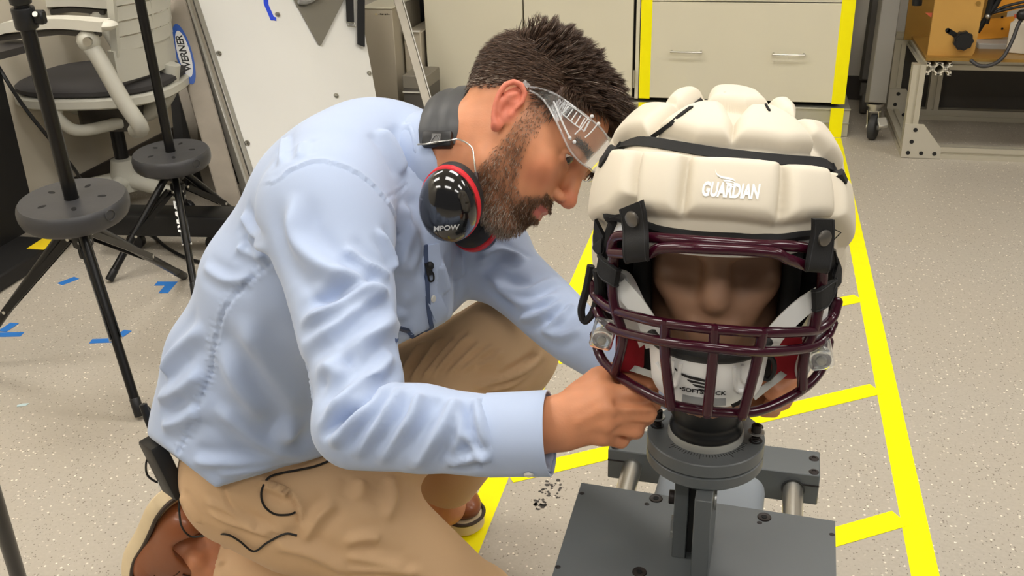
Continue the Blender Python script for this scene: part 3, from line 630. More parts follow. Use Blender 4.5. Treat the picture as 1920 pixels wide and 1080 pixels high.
# double profile end face seen at the front corner
xa, xb = on_y(1737, 128, YB)[0], on_y(1785, 128, YB)[0]; zb_, zt_ = on_y(1760, 141, YB)[2], on_y(1760, 118, YB)[2]
m = MB(); sc = (xb-xa)/2; H = zt_-zb_
for k in range(2):
    cx = xa+sc*(k+.5); cz = (zb_+zt_)/2; th = .006
    for sx in (-1, 1):
        for sz in (-1, 1):
            m.box((cx+sx*sc*.27, YB+.31, cz+sz*H*.27), (.006, .62, sc*.62), rotm('Y', 45*sx*sz)); m.box((cx+sx*sc*.36, YB+.31, cz+sz*(H/2-th/2)), (sc*.3, .62, th))
    m.box((cx, YB+.31, cz), (sc*.3, .62, sc*.3), rotm('Y', 45))
for sx, xx in ((1, xa+.003), (-1, xb-.003)):
    for sz in (-1, 1): m.box((xx, YB+.31, (zb_+zt_)/2+sz*H*.36), (.006, .62, H*.3))
m.build('double_beam', M('cut aluminium', (214, 208, 192), .4, .3), t, smooth=False)
def gusset(x, y, mir=1, par=t):
    o = MB().prism([(0, 0), (mir*.152, 0), (mir*.152, .043), (mir*.072, .142), (mir*.02, .142), (0, .142)], np.stack([(1, 0, 0), (0, 0, 1), (0, -1, 0)], 1), (x, y, .002), 0, .006).build('gusset', gus, par, smooth=False)
    for gx, gz in ((.026, .021), (.077, .021), (.128, .021), (.034, .068), (.042, .118)):
        MB().lathe([(0, .0005), (.0052, .0005), (.0085, .004), (.0085, .0075), (0, .0075)], (x+mir*gx, y-.006+.0058, gz+.002), (0, -1, 0), 12).build('gusset_bolt', M('bolt black', (26, 26, 26), .5), o)
gusset(x0, YB, 1); gusset(x0, YB+dpth, 1)
MB().box((x0+.75, YB+dpth+Wp+.004, zt*.5+.02), (1.5, .006, zt-.06)).build('shade_sheet', M('dark shade sheet', (74, 70, 64), .5), t, smooth=False)  # added sheet, coloured dark in place of the shaded wall under the bench
# brass coloured machine on the bench
brass = M('gold painted metal', (192, 148, 76), .45, .2, noise=(6, .06)); brass2 = M('dull gold plate', (150, 116, 56), .36, .45, noise=(5, .18))
ty = zt+.012; t = thing('gold_machine', 'gold metal test machine with black knob on the extrusion bench', 'machine', (x0+.1, YB+.1, ty))
xl = on_y(1735, 118, YB+.0)[0]; MB().box((xl+.7, YB+.34, ty), (1.4, .68, .012)).build('base_plate', brass2, t, smooth=False)
YP = YB+.05
def onp(px, py): return on_y(px, py, YP)
q = [onp(1737, 112), onp(1817, 112), onp(1827, 98), onp(1852, -30), onp(1758, -30)]
po = [(p[0], p[2]) for p in q]; Rx = np.stack([(1, 0, 0), (0, 0, 1), (0, -1, 0)], 1)
MB().prism(po, Rx, (0, YP, 0), -.012, 0).build('front_plate', brass, t, smooth=False)
k = onp(1804, 74); m = MB(); n = 40
po = [((.036+.0022*math.cos(9*2*math.pi*i/n))*math.cos(2*math.pi*i/n), (.036+.0022*math.cos(9*2*math.pi*i/n))*math.sin(2*math.pi*i/n)) for i in range(n)]
m.prism(po, Rx, (k[0], YP, k[2]), .012, .034); m.cyl((k[0], YP, k[2]), (k[0], YP-.014, k[2]), .02, seg=16); m.prism([(x*.8, y*.8) for x, y in po], Rx, (k[0], YP, k[2]), .034, .038); m.build('knob', blk, t)
a, b = onp(1777, 57), onp(1792, 66); m = MB(); m.tube([a+np.array((0, -.001, 0)), b+np.array((0, -.001, 0))], 0, flat=(.019, .002), up=(0, 1, 0)); m.cyl(a+np.array((0, .001, 0)), a-np.array((0, .002, 0)), .0095, seg=14); m.build('slot', M('slot black', (8, 8, 8), .8), t, smooth=False)
s = onp(1834, 6); MB().cyl(s, s-np.array((0, .004, 0)), .009, seg=14).build('screw', brass2, t)
yb = YB+.46; q = [on_y(1690, 55, yb), on_y(1760, 55, yb), on_y(1770, -30, yb), on_y(1690, -30, yb)]
MB().box((q[0][0]+.215, yb, ty+.2), (.40, .01, .42)).build('rear_plate', brass2, t, smooth=False)
a = on_y(1719, 10, YB+.3); MB().cyl((a[0], a[1], a[2]), (a[0]-.005, a[1], a[2]+.2), .02, seg=14).build('black_post', blk, t)
q = [on_y(1735, 24, YP+.04), on_y(1748, 24, YP+.04), on_y(1746, 33, YP+.04)]
m = MB(); m.prism([(p[0], p[2]) for p in q], Rx, (0, YP+.04, 0), 0, .002); m.build('red_label', M('red label', (196, 92, 66), .6), t, smooth=False)
yq = YB+.3; p = [on_y(1820, 74, yq), on_y(1895, 68, yq), on_y(1902, 30, yq), on_y(1828, 38, yq)]
MB().prism([(v_[0], v_[2]) for v_ in p], Rx, (0, yq, 0), 0, .012).build('side_bracket', M('orange metal', (208, 140, 40), .45), t, smooth=False)
for px, py in ((1879, 32), (1879, 54)): s = on_y(px, py, yq-.013); MB().cyl(s, s-np.array((0, .002, 0)), .005, seg=8).build('hole', M('slot black', (8, 8, 8), .8), t)
p = [on_y(1862, 26, yq), on_y(1925, 12, yq), on_y(1925, -30, yq), on_y(1880, -30, yq)]
MB().prism([(v_[0], v_[2]) for v_ in p], Rx, (0, yq, 0), 0, .02).build('upper_bracket', M('orange metal', (208, 140, 40), .45), t, smooth=False)
a = on_y(1862, 84, yq-.05); MB().box((a[0], a[1], a[2]), (.13, .1, .028), bev=.004).build('silver_block', M('silver grey', (170, 168, 162), .45), t)
MB().box((a[0]+.03, a[1]-.02, a[2]-.024), (.2, .12, .02)).build('black_rail', blk, t, smooth=False)
a = on_y(1912, 66, yq-.12); MB().box((a[0]+.02, a[1], a[2]), (.09, .16, .12), rotm('Z', -25), bev=.003).build('control_box', M('beige box', (196, 190, 176), .5), t)
a = on_y(1850, 40, yq-.1); m = MB(); m.cyl(on_y(1848, 44, yq-.1), on_y(1862, -12, yq-.1), .013, seg=12); m.build('cylinder_rod', blk, t); MB().ball(on_y(1852, 31, yq-.12), .011, 10).build('clamp_ball', steel, t)
for pts, r in (([(1832, 60), (1842, 44), (1852, 30), (1870, 4), (1880, -20)], .012), ([(1858, 25), (1890, 17), (1925, 10)], .006), ([(1864, 22), (1885, 12), (1925, 2)], .006)):
    m = MB(); m.tube(spline([on_y(*p, yq-.1) for p in pts], 6), r, 8); m.build('hose', cord, t)
m = MB(); m.tube(spline([on_y(1921, 30, YB+.02), on_y(1910, 45, YB+.02), on_y(1897, 78, YB), on_y(1880, 108, YB-.02), on_y(1858, 122, YB-.02), on_y(1836, 123, YB-.02), on_y(1820, 113, YB)], 6), .0075, 8); m.build('looped_cable', M('grey cable', (52, 50, 50), .5), t)
MB().ball(on_y(1917, 28, YB+.02), .022, 12).build('cable_plug', blk, t)
MB().box(on_y(1913, 30, YB+.06), (.04, .02, .012)).build('red_connector', M('red label', (196, 92, 66), .6), t)
# ------------------------------------------------------------------ headform test rig
from mathutils.bvhtree import BVHTree
def rig_z(px, py, z): return on_z(px, py, z)
gry = M('rig grey paint', (92, 96, 97), .38, noise=(9, .05), bump=(60, .06, .001)); gry2 = M('drum grey paint', (134, 141, 148), .45, noise=(7, .05))
chrome = M('ground steel rod', (220, 216, 208), .3, 1, noise=(3, .1)); bolt_b = M('black oxide', (44, 38, 36), .45, .3); zinc = M('zinc washer', (170, 170, 166), .4, .8)
rt = thing('test_rig', 'grey steel headform test rig with turntable, post and slide rods', 'test rig', (-.02, 1.0, 0))
ZP = .47; RZ = rotm('Z', -2.0)
cr = [on_z(1090, 905, ZP), on_z(1566, 977, ZP), on_z(1568, 1080, ZP), on_z(1035, 1080, ZP)]
L0 = cr[0]+nrm(cr[3]-cr[0])*.42; R0_ = cr[1]+nrm(cr[2]-cr[1])*.40
q = [cr[0], L0, R0_, cr[1]]; mp = MB(); mp.hexa([p-np.array((0, 0, .022)) for p in q]+q); plate = mp.build('slide_plate', gry, rt, smooth=False)
hole = M('hole dark', (26, 20, 20), .6)
for px, py in ((1230, 935), (1433, 970), (1199, 1073)):
    c = on_z(px, py, ZP); m = MB(); m.lathe([(0, .0003), (.004, .0003), (.0042, .0008), (.0066, .0008), (.0082, .0014), (.0088, .0004), (.0088, 0)], c, (0, 0, 1), 20); m.build('socket_screw', bolt_b, plate)
    m = MB(); m.prism([(.0036*math.cos(k*math.pi/3), .0036*math.sin(k*math.pi/3)) for k in range(6)], I3, c, .0004, .0009); m.build('hex_recess', M('slot black', (8, 8, 8), .8), plate, smooth=False)
for px, py in ((1091, 925), (1213, 945), (1560, 1002), (1046, 1063), (1424, 980)):
    c = on_z(px, py, ZP); MB().lathe([(0, .0004), (.0028, .0004), (.0034, 0)], c, (0, 0, 1), 12).build('dowel_hole', hole, plate)
# back crossbar with rod clamps
ZB = .40; a, b = on_z(1140, 843, ZB), on_z(1538, 893, ZB); bx = nrm(b-a); by = np.array((-bx[1], bx[0], 0)); Rb = np.stack([bx, by, (0, 0, 1)], 1); LB = np.linalg.norm(b-a)
TD, TH = .066, .052
MB().box((a+b)/2+by*TD/2-np.array((0, 0, TH/2)), (LB, TD, TH), Rb, bev=.0015).build('crossbar', gry, rt)
for s, e in ((1, a), (-1, b)):
    MB().box(e+bx*s*.018-np.array((0, 0, .0178))-by*.0002, (.036, .003, .0016), Rb).build('clamp_slit', hole, rt, smooth=False)
for px, py in ((1526, 860), (1526, 885), (1158, 825), (1155, 838)):
    c = on_z(px, py, ZB); m = MB(); m.lathe([(0, .0004), (.003, .0004), (.0034, .0016), (.0058, .0018), (.0066, .001), (.0074, .0003), (.0074, 0)], c, (0, 0, 1), 20); m.build('socket_screw', bolt_b, rt)
rods = [on_z(1186, 872, ZB-.024), on_z(1487, 915, ZB-.024)]
for c in rods:
    c = c*np.array((1, 1, 0))+np.array((0, 0, ZB-.026)); m = MB(); m.cyl(c+by*.03, c-by*.62, .0148, seg=28); m.build('slide_rod', chrome, rt)
    MB().lathe([(.0152, -.001), (.0168, -.001), (.0168, .0012), (.0152, .0012)], c, -by, 28).build('rod_collar', M('collar dark grey', (40, 42, 43), .5), rt)  # thin dark ring around each rod at the crossbar face
    MB().box(c-by*.28+np.array((0, 0, .012)), (.06, .1, .055), Rb, bev=.003).build('bearing_block', gry, rt)
# front crossbar and column carry the slide
fc = (a+b)/2-by*.60; MB().box(fc+by*TD/2-np.array((0, 0, TH/2)), (LB, TD, TH), Rb, bev=.0015).build('crossbar', gry, rt)
c = (a+b)/2; MB().box(np.array((c[0], .86, .17)), (.16, .12, .34), Rb, bev=.004).build('column', gry, rt); MB().box(np.array((c[0], .86, .01)), (.34, .3, .02), Rb, bev=.003).build('foot_plate', gry, rt)
MB().box(np.array((c[0]-.02, .86, .36)), (.2, .34, .05), Rb, bev=.004).build('column_head', gry, rt)
# rounded motor drum
p = [on_z(1232, 880, .43), on_z(1428, 905, .43)]; dx = p[1][0]-p[0][0]
m = MB(); m.box(((p[0][0]+p[1][0])/2, 1.165, .365), (dx+.004, .17, .125), RZ@rotm('Z', -2), bev=.022, seg=5); m.build('motor_housing', gry2, rt)
# post cheeks
m = MB(); m.box((-.0440, 1.012, (ZP+.598)/2), (.0165, .06, .598-ZP), RZ, bev=.001); ck = m.build('cheek_plate', gry, rt)
m = MB(); m.box((-.0165, .985, (ZP+.598)/2), (.019, .12, .598-ZP), RZ, bev=.001); ck2 = m.build('cheek_plate', gry, rt)
m = MB(); m.box((-.0302, 1.02, (ZP+.598)/2), (.012, .05, .598-ZP), RZ); m.build('post_core', M('dark cast steel', (64, 64, 62), .5, .4), rt)
m = MB(); m.cyl((-.0522, .994, .549), (-.0602, .994, .549), .0085, seg=18, bev=.001); m.build('pivot_bolt', bolt_b, ck)
m = MB(); m.box((-.0545, .99, .512), (.003, .012, .02)); m.box((-.0535, .99, .502), (.005, .014, .008)); m.build('steel_clip', zinc, ck)
m = MB(); m.lathe([(.006, 0), (.0125, 0), (.0125, .002), (.006, .002)], (-.0068, .968, .572), (1, 0, 0), 20); m.build('washer', zinc, ck2)
# turntable
TC = np.array((-.0228, 1.009, 0)); ZT = .632; R = .0668
m = MB(); m.lathe([(0, -.0175), (R-.003, -.0175), (R-.003, -.0165), (R, -.0155), (R, -.0012), (R-.0012, 0), (0, 0)], TC+(0, 0, ZT), (0, 0, 1), 72); tt = m.build('turntable', gry, rt)
m = MB(); m.lathe([(0, -.0365), (R-.006, -.0365), (R, -.031), (R, -.0192), (R-.0015, -.018), (0, -.018)], TC+(0, 0, ZT), (0, 0, 1), 72); m.build('turntable_base', gry, rt)
m = MB(); m.lathe([(.036, 0), (.0432, 0), (.0432, .0035), (.0424, .0085), (.036, .0085)], TC+(0, 0, ZT), (0, 0, 1), 64); m.build('steel_ring', M('turned ring', (208, 208, 200), .35, .4), rt)
m = MB(); m.lathe([(.0412, .008), (.0418, .012), (.040, .018), (.0385, .020), (.0385, .026), (.041, .030), (.039, .06), (.036, .08), (0, .08)], TC+(0, 0, ZT), (0, 0, 1), 56); m.build('rubber_neck', M('black neck rubber', (24, 25, 26), .35), rt)
tick = M('engraved black', (24, 25, 26), .6); ang0 = math.radians(-94)
for i in range(-11, 20):
    big = i % 10 == 0; mid = i % 5 == 0; r0_, r1_ = .0446, .0545 if big else (.0515 if mid else .0492); al = ang0+math.radians(4.1*i); d = np.array((math.cos(al), math.sin(al), 0)); s = np.array((-d[1], d[0], 0))
    MB().box(TC+(0, 0, ZT+.0001)+d*(r0_+r1_)/2, (r1_-r0_, .0007, .0004), np.stack([d, s, (0, 0, 1)], 1)).build('scale_mark', tick, tt, smooth=False)
for px, py in ((1246, 800), (1388, 822), (1262, 752)):
    c = on_z(px, py, ZT); d = c-TC; d[2] = 0; c = TC+nrm(d)*.0565+(0, 0, ZT)
    m = MB(); m.lathe([(0, .0145), (.0026, .0145), (.0028, .021), (.0052, .021), (.0058, .0204), (.0058, .0125), (0, .0125)], c, (0, 0, 1), 18); s = m.build('clamp_screw', bolt_b, rt)
    MB().lathe([(.0032, .0112), (.0092, .0112), (.0095, .0118), (.0092, .0126), (.0032, .0126)], c, (0, 0, 1), 20).build('washer', zinc, s)
    m = MB(); m.tube([c+np.array((.0042*math.cos(t), .0042*math.sin(t), .0005+.011*t/(7*math.pi))) for t in np.linspace(0, 7*math.pi, 44)], .001, 6); m.cyl(c, c+np.array((0, 0, .012)), .003, seg=10); m.build('spring', bolt_b, s)
    MB().lathe([(.0055, .0001), (.0078, .0001), (.0078, .0007), (.0055, .0007)], c, (0, 0, 1), 18).build('counterbore', hole, s)
c = on_z(1432, 797, ZT-.006); d = nrm(c-TC-(0, 0, ZT-.006)); m = MB(); m.cyl(TC+(0, 0, ZT-.008)+d*(R-.004), TC+(0, 0, ZT-.008)+d*(R+.0085), .0026, seg=10, bev=.0005); m.build('set_screw', bolt_b, tt)
# ------------------------------------------------------------------ head shapes (x forward, y to the head's left, z up, origin between the ears)
def head_shape(T, B, man=True):
    """blended shapes of a head placed by origin T and axes B; the headform is the same head with shut, smoothed features"""
    T = np.asarray(T, float); B = np.asarray(B, float)
    def w(p): return T+B@np.asarray(p, float)
    def R(p, r, k, op='+', rot=None): return (el(w(p), r, B if rot is None else B@rot), op, k)
    def C(a, b, ra, rb_, k, op='+'): return (rc(w(a), w(b), ra, rb_), op, k)
    P = [R((-.012, 0, .045), (.094, .074, .080), .01), R((.028, 0, .050), (.064, .064, .062), .03), R((.030, 0, -.02), (.058, .058, .065), .03),
         R((.050, 0, -.03), (.040, .046, .055), .02)]
    for s in (-1, 1):
        P += [C((.008, s*.055, -.03), (.014, s*.050, -.062), .017, .015, .03), C((.014, s*.050, -.062), (.066, s*.016, -.094), .0145, .0135, .025),
              C((.058, s*.043, -.010), (.010, s*.062, .000), .0165, .013, .025), C((.087, s*.010, .036), (.066, s*.046, .036), .0095, .008, .018),
              C((.064, s*.036, -.014), (.070, s*.025, -.03), .015, .014, .022)]
    P += [R((.074, 0, -.093), (.017, .020, .017), .02), R((.072, 0, -.055), (.026, .030, .030), .022), C((.066, -.014, -.096), (.066, .014, -.096), .013, .013, .015)]
    if man:
        for s in (-1, 1): P += [R((.096, s*.034, .018), (.022, .0185, .0125), .016, '-')]
    else:
        for s in (-1, 1): P += [R((.102, s*.034, .012), (.026, .024, .018), .03, '-')]
    if man: P += [C((.092, 0, .026), (.1135, 0, -.018), .0075, .0098, .014), R((.114, 0, -.0215), (.0105, .0098, .0092), .008)]
    else: P += [C((.088, 0, .028), (.1055, 0, -.018), .009, .0125, .02)]
    for s in (-1, 1) if man else (): P += [R((.1015, s*.0130, -.0245), (.0118, .0060, .0074), .0035)]
    P += [C((.088, -.030, .026), (.086, .030, .026), .006, .006, .012)]
    if man:
        for s in (-1, 1):
            P += [R((.1075, s*.0072, -.0320), (.0064, .0036, .0050), .002, '-')]
            e = (.0735, s*.032, .018)
            P += [R(e, (.0140, .0158, .0128), .004), C((.0850, s*.020, .0215), (.0825, s*.044, .0200), .0024, .0022, .004), R((.0860, s*.0375, .0138), (.0130, .0150, .0066), .0012, '-')]
            P += [C((.080, s*.046, .010), (.085, s*.024, .0065), .0035, .004, .008)]
            P += [C((.0965, s*.017, -.018), (.082, s*.031, -.046), .0022, .002, .006, '-')] if 0 else []
        P += [C((.1000, -.009, -.0500), (.0845, -.0245, -.0575), .0052, .0028, .006), C((.1000, .009, -.0500), (.0845, .0245, -.0575), .0052, .0028, .006), C((.1000, -.009, -.0500), (.1000, .009, -.0500), .0052, .0052, .004),
              C((.0975, -.010, -.0645), (.0835, -.023, -.0595), .0060, .003, .006), C((.0975, .010, -.0645), (.0835, .023, -.0595), .0060, .003, .006), C((.0975, -.010, -.0645), (.0975, .010, -.0645), .0060, .0060, .004),
              C((.1080, -.012, -.0575), (.0860, -.026, -.0585), .0014, .0012, .002, '-'), C((.1080, .012, -.0575), (.0860, .026, -.0585), .0014, .0012, .002, '-'), C((.1085, -.012, -.0575), (.1085, .012, -.0575), .0014, .0014, .002, '-')]
    else:
        P += [C((.096, -.018, -.052), (.096, .018, -.052), .006, .006, .012), C((.094, -.016, -.066), (.094, .016, -.066), .006, .006, .012)]
    return P, w
# ------------------------------------------------------------------ helmet with padded cover on the headform
HC = at(1345, 470, 1.06); HA = math.radians(2.0); HX = np.array((math.cos(HA), math.sin(HA), 0)); HY = np.array((math.sin(HA), -math.cos(HA), 0)); HR = np.stack([HX, HY, (0, 0, 1)], 1)  # local: x picture right, y forward, z up
HX_FLIP = HR
def hw(p): return np.asarray(p, float)@HR.T+HC
def hpl(px, py, y): v = _ray(px, py); t = ((HC+HY*y-CAM)@HY)/(v@HY); return (CAM+v*t-HC)@HR          # local point seen at (px,py) on the plane y
def hcv(px, py, y0, c):                                            # same on the curved sheet y = y0 - c x^2
    y = y0
    for _ in range(12): p = hpl(px, py, y); y = .5*y+.5*(y0-c*p[0]**2)
    return hpl(px, py, y)
# headform
Bh = np.stack([HY, np.cross((0, 0, 1), HY), (0, 0, 1)], 1); fo = hw((0, -.012, .004))
P, hwf = head_shape(fo, Bh, man=False)
P += [(rc(hw((0, -.02, -.03)), hw((0, -.012, -.17)), .055, .05), '+', .03)]
v, f = solid(P, fo-(.14, .14, .19), fo+(.14, .14, .15), .0032)
hf = put('headform', v, f, M('brown vinyl skin', (148, 112, 88), .5, noise=(12, .05)), angle=0, loc=hw((0, 0, -.19))); tag(hf, 'brown dummy headform inside the caged helmet', 'headform')
ht = thing('helmet', 'white football helmet with maroon face cage and padded beige cover', 'helmet', hw((0, 0, -.09)))
shellw = M('white helmet shell', (232, 232, 230), .25, coat=.5); capm = M('beige soft shell', (211, 202, 184), .62, noise=(5, .025), bump=(500, .06, .0006)); inner = M('black inner padding', (10, 10, 11), .8)
SCN_, SR, SE = np.array((-.002, -.012, .013)), np.array((.1225, .147, .1385)), 2.5
def shell_pt(dirs, k=1.0):                                         # point of the egg-shaped shell along each direction
    d = np.asarray(dirs, float); r = (np.abs(d/(SR*k))**SE).sum(-1)**(-1/SE); return SCN_+d*r[..., None]
def shell_ray(px, py):
    o = (CAM-HC)@HR; d = _ray(px, py)@HR; d = d/np.linalg.norm(d); ts = np.linspace(.6, 1.4, 900); p = o+d*ts[:, None]; g = (np.abs((p-SCN_)/SR)**SE).sum(1)-1
    i = np.nonzero(g < 0)[0]
    if len(i) == 0: i = [int(np.argmin(g))]
    return p[i[0]]
def k5(x, y): return (1060+x/3.2724, 150+y/3.2724)                   # measured on an enlarged view
CELLS = [[(778, 497), (1298, 530), (1276, 880), (742, 832)], [(505, 468), (748, 487), (708, 838), (470, 812)], [(305, 470), (482, 462), (442, 720), (330, 830), (215, 880), (240, 660)],
 [(1322, 540), (1562, 562), (1592, 850), (1312, 872)], [(1590, 580), (1722, 610), (1748, 780), (1720, 1020), (1612, 850)], [(168, 600), (200, 530), (292, 492), (236, 690), (165, 728)], [(140, 770), (228, 705), (205, 880), (150, 930), (108, 890)],
 [(1738, 610), (1805, 690), (1800, 760), (1762, 832)], [(1756, 850), (1795, 900), (1785, 1010), (1738, 1090)],
 [(585, 335), (740, 225), (830, 196), (965, 200), (1018, 300), (1008, 408), (800, 392)], [(1032, 405), (1046, 290), (1110, 214), (1240, 216), (1385, 300), (1495, 440), (1330, 442)],
 [(870, 182), (890, 112), (960, 72), (1080, 72), (1185, 142), (1238, 200), (1100, 196), (960, 180)], [(300, 384), (320, 320), (440, 216), (560, 192), (690, 204), (520, 352)], [(628, 190), (680, 130), (770, 97), (836, 112), (740, 180), (690, 196)],
 [(1250, 165), (1330, 150), (1392, 232), (1386, 278), (1310, 226)], [(1404, 284), (1500, 290), (1620, 372), (1690, 470), (1694, 540), (1580, 462), (1480, 372)]]
cells = [np.array([shell_ray(*k5(*p)) for p in c]) for c in CELLS]
for e0, e1, n in ((-32, -8, 5), (-6, 16, 5), (18, 42, 4)):          # pads round the back, out of view
    for i in range(n):
        a0 = 104+152*i/n; a1 = 104+152*(i+1)/n-5; c = []
        for az, ev in ((a0, e0), (a1, e0), (a1, e1), (a0, e1)): az, ev = math.radians(az), math.radians(ev); c.append(shell_pt(np.array((math.sin(az)*math.cos(ev), math.cos(az)*math.cos(ev), math.sin(ev)))))
        cells.append(np.array(c))
def poly_sd(P, V):                                                  # inside distance to a polygon's border (negative outside)
    n = len(V); d = np.full(len(P), 1e9); s = np.zeros(len(P), bool)
    for i in range(n):
        a, b = V[i], V[(i+1) % n]; e = b-a; w_ = P-a; t = np.clip(w_@e/(e@e), 0, 1); d = np.minimum(d, np.linalg.norm(w_-t[:, None]*e, axis=1))
        c = ((a[1] > P[:, 1]) != (b[1] > P[:, 1])) & (P[:, 0] < (b[0]-a[0])*(P[:, 1]-a[1])/(b[1]-a[1]+1e-12)+a[0]); s ^= c
    return np.where(s, d, -d)
def cap_height(X):
    h = np.full(len(X), -.0022); nX = (X-SCN_)/SR**1.2; nX /= np.linalg.norm(nX, axis=1)[:, None]
    for c in cells:
        g = c.mean(0); n = nrm((g-SCN_)/SR**1.2); fr = frame(n, (1, 0, 0) if abs(n[0]) < .8 else (0, 0, 1)); m = (nX@n) > .35
        q = (X[m]-g)@fr[:, :2]; s = poly_sd(q, (c-g)@fr[:, :2]); w_ = .0125; t = np.clip((s+.002)/w_, 0, 1); hh = np.where(s > -.002, np.sqrt(np.maximum(1-(1-t)**2, 0)), 0)
        h[m] = np.maximum(h[m], np.where(s > -.002, hh*.0165-.0022, -.0022))
    return h
NU, NV = 440, 230
az = np.linspace(0, 2*math.pi, NU, endpoint=False); ev = np.linspace(math.radians(-42), math.radians(89.5), NV)
A, E_ = np.meshgrid(az, ev, indexing='ij'); D = np.stack([np.sin(A)*np.cos(E_), np.cos(A)*np.cos(E_), np.sin(E_)], -1).reshape(-1, 3)
X0 = shell_pt(D); h = cap_height(X0).reshape(NU, NV)
for _ in range(2): h = (np.roll(h, 1, 0)+np.roll(h, -1, 0)+2*h)/4; h[:, 1:-1] = (h[:, :-2]+h[:, 2:]+2*h[:, 1:-1])/4
NRM = (np.abs((X0-SCN_)/SR)**(SE-1)*np.sign(X0-SCN_)/SR); NRM /= np.linalg.norm(NRM, axis=1)[:, None]
XC = X0+NRM*h.reshape(-1, 1); XC[:, 0] *= 1+.085*np.clip((.03-XC[:, 2])/.08, 0, 1)*np.clip((np.abs(XC[:, 0])-.06)/.05, 0, 1)
def zcut(y, z, x):                                                  # lower edge of the soft cover: brow edge in front, long flaps at the sides
    zl = np.interp(y, [-.2, .018, .036, .050, .066, .080, .2], [-.088, -.088, -.078, -.02, .030, .062, .070]); return z-zl-np.where(y > .07, -.06*x*.5, 0)
keep = zcut(XC[:, 1], XC[:, 2], XC[:, 0]) > 0
idx = np.arange(NU*NV).reshape(NU, NV); a = idx[:, :-1]; b = np.roll(idx, -1, 0)[:, :-1]; c = np.roll(idx, -1, 0)[:, 1:]; d = idx[:, 1:]
fq = np.stack([a, d, c, b], -1).reshape(-1, 4)
vv, ff, used = trim(XC, fq, keep); NI = NRM[used]
vin = vv-NI*.007
e_all = np.vstack([ff[:, [i, (i+1) % 4]] for i in range(4)]); ks = np.sort(e_all, 1); kk = ks[:, 0]*10**6+ks[:, 1]; u, inv, cnt = np.unique(kk, return_inverse=True, return_counts=True); bd = e_all[cnt[inv] == 1]
n0 = len(vv); rim = np.stack([bd[:, 0], bd[:, 0]+n0, bd[:, 1]+n0, bd[:, 1]], 1)
capv = hw(np.vstack([vv, vin])); capf = np.vstack([ff, ff[:, ::-1]+n0, rim])
cap = put('soft_cover', capv, capf, capm, ht, angle=0); cap['label'] = 'beige padded soft cover with raised pillows'
cbv = BVHTree.FromPolygons([Vector(p) for p in hw(vv)], ff.tolist())
def on_cap(px, py, off=0):
    v = nrm(_ray(px, py)); r = cbv.ray_cast(Vector(CAM), Vector(v))
    if r[0] is None: r = cbv.find_nearest(Vector(CAM+v*1.0))
    n = np.array(r[1]); n = n if n@v < 0 else -n; return np.array(r[0])+n*off, n
pip = M('black fabric piping', (20, 20, 21), .7, bump=(1400, .25, .0005))
# lower edge piping: follow the boundary loop
nxt = {int(p[0]): int(p[1]) for p in bd}; st = int(bd[np.argmax(vv[bd[:, 0], 2] < .2)][0]); loops = []; seen = set()
for s0 in list(nxt):
    if s0 in seen: continue
    L = []; k = s0
    while k in nxt and k not in seen: seen.add(k); L.append(k); k = nxt[k]
    loops.append(L)
L = max((l for l in loops if vv[l, 2].mean() < .1), key=len); Lp = hw((vv[L]+vin[L])/2)
for _ in range(14): Lp = (np.roll(Lp, 1, 0)+np.roll(Lp, -1, 0)+2*Lp)/4
m = MB(); m.tube(Lp[::3], .0058, 8, closed=True); m.build('edge_piping', pip, cap)
m = MB(); pts = [on_cap(*p, off=.0)[0] for p in ((1128, 308), (1140, 290), (1160, 275), (1190, 268), (1240, 272), (1300, 282), (1370, 292), (1440, 300), (1500, 305), (1540, 308), (1566, 316), (1588, 332))]
pts = spline(pts, 8); pp = np.array(pts)
for _ in range(10): pp[1:-1] = (pp[:-2]+pp[2:]+2*pp[1:-1])/4
pp = np.array([np.array(cbv.find_nearest(Vector(p))[0]) for p in pp]); ups = [nrm((p-HC)@HR*np.array((1, 1, .6)))@HR.T for p in pp]; ups = [np.asarray(q) for q in ups]
m = MB(); m.tube(pp, 0, flat=(.0105, .0065), up=[np.cross(nrm(pp[min(i+1, len(pp)-1)]-pp[max(i-1, 0)]), ups[i])*0+ups[i] for i in range(len(pp))]); m.build('seam_piping', pip, cap)
for path, w_ in ((((530, 352), (590, 312), (650, 270), (705, 220), (770, 172), (832, 122)), .0042), (((1228, 152), (1238, 172), (1252, 192)), .002)):
    pts = [on_cap(*k5(*p), off=.0008)[0] for p in path]; nn = [on_cap(*k5(*p))[1] for p in path]; m = MB(); m.tube(pts, 0, flat=(w_, .0016), up=nn); m.build('vent_slit', M('slit black', (16, 15, 15), .9), cap, smooth=False)

# printed marks
def drape(v2, c, n, xdir, bvh, off):                                # lays flat letters onto a curved surface
    R = frame(n, xdir); o = []
    for x, y, *_ in v2:
        p = c+R[:, 0]*x+R[:, 1]*y; r = bvh.ray_cast(Vector(p+n*.03), Vector(-n)); o.append((np.array(r[0]) if r[0] else p)+n*off)
    return np.array(o)
def wing():                                                         # wing emblem: a long quill and three feathers
    qs = [[(-.46, .52), (-.42, .34), (-.30, .20), (-.10, .12), (.14, .09), (.30, .0), (.36, -.10), (.20, -.04), (-.06, .0), (-.28, .09), (-.42, .26)],
          [(-.14, -.05), (.06, -.06), (.26, -.12), (.40, -.24), (.22, -.17), (.04, -.15), (-.06, -.15)], [(-.02, -.20), (.14, -.21), (.30, -.27), (.42, -.36), (.26, -.32), (.10, -.31), (.04, -.29)], [(.10, -.36), (.22, -.38), (.34, -.42), (.42, -.48), (.26, -.47), (.16, -.44)]]
    return qs
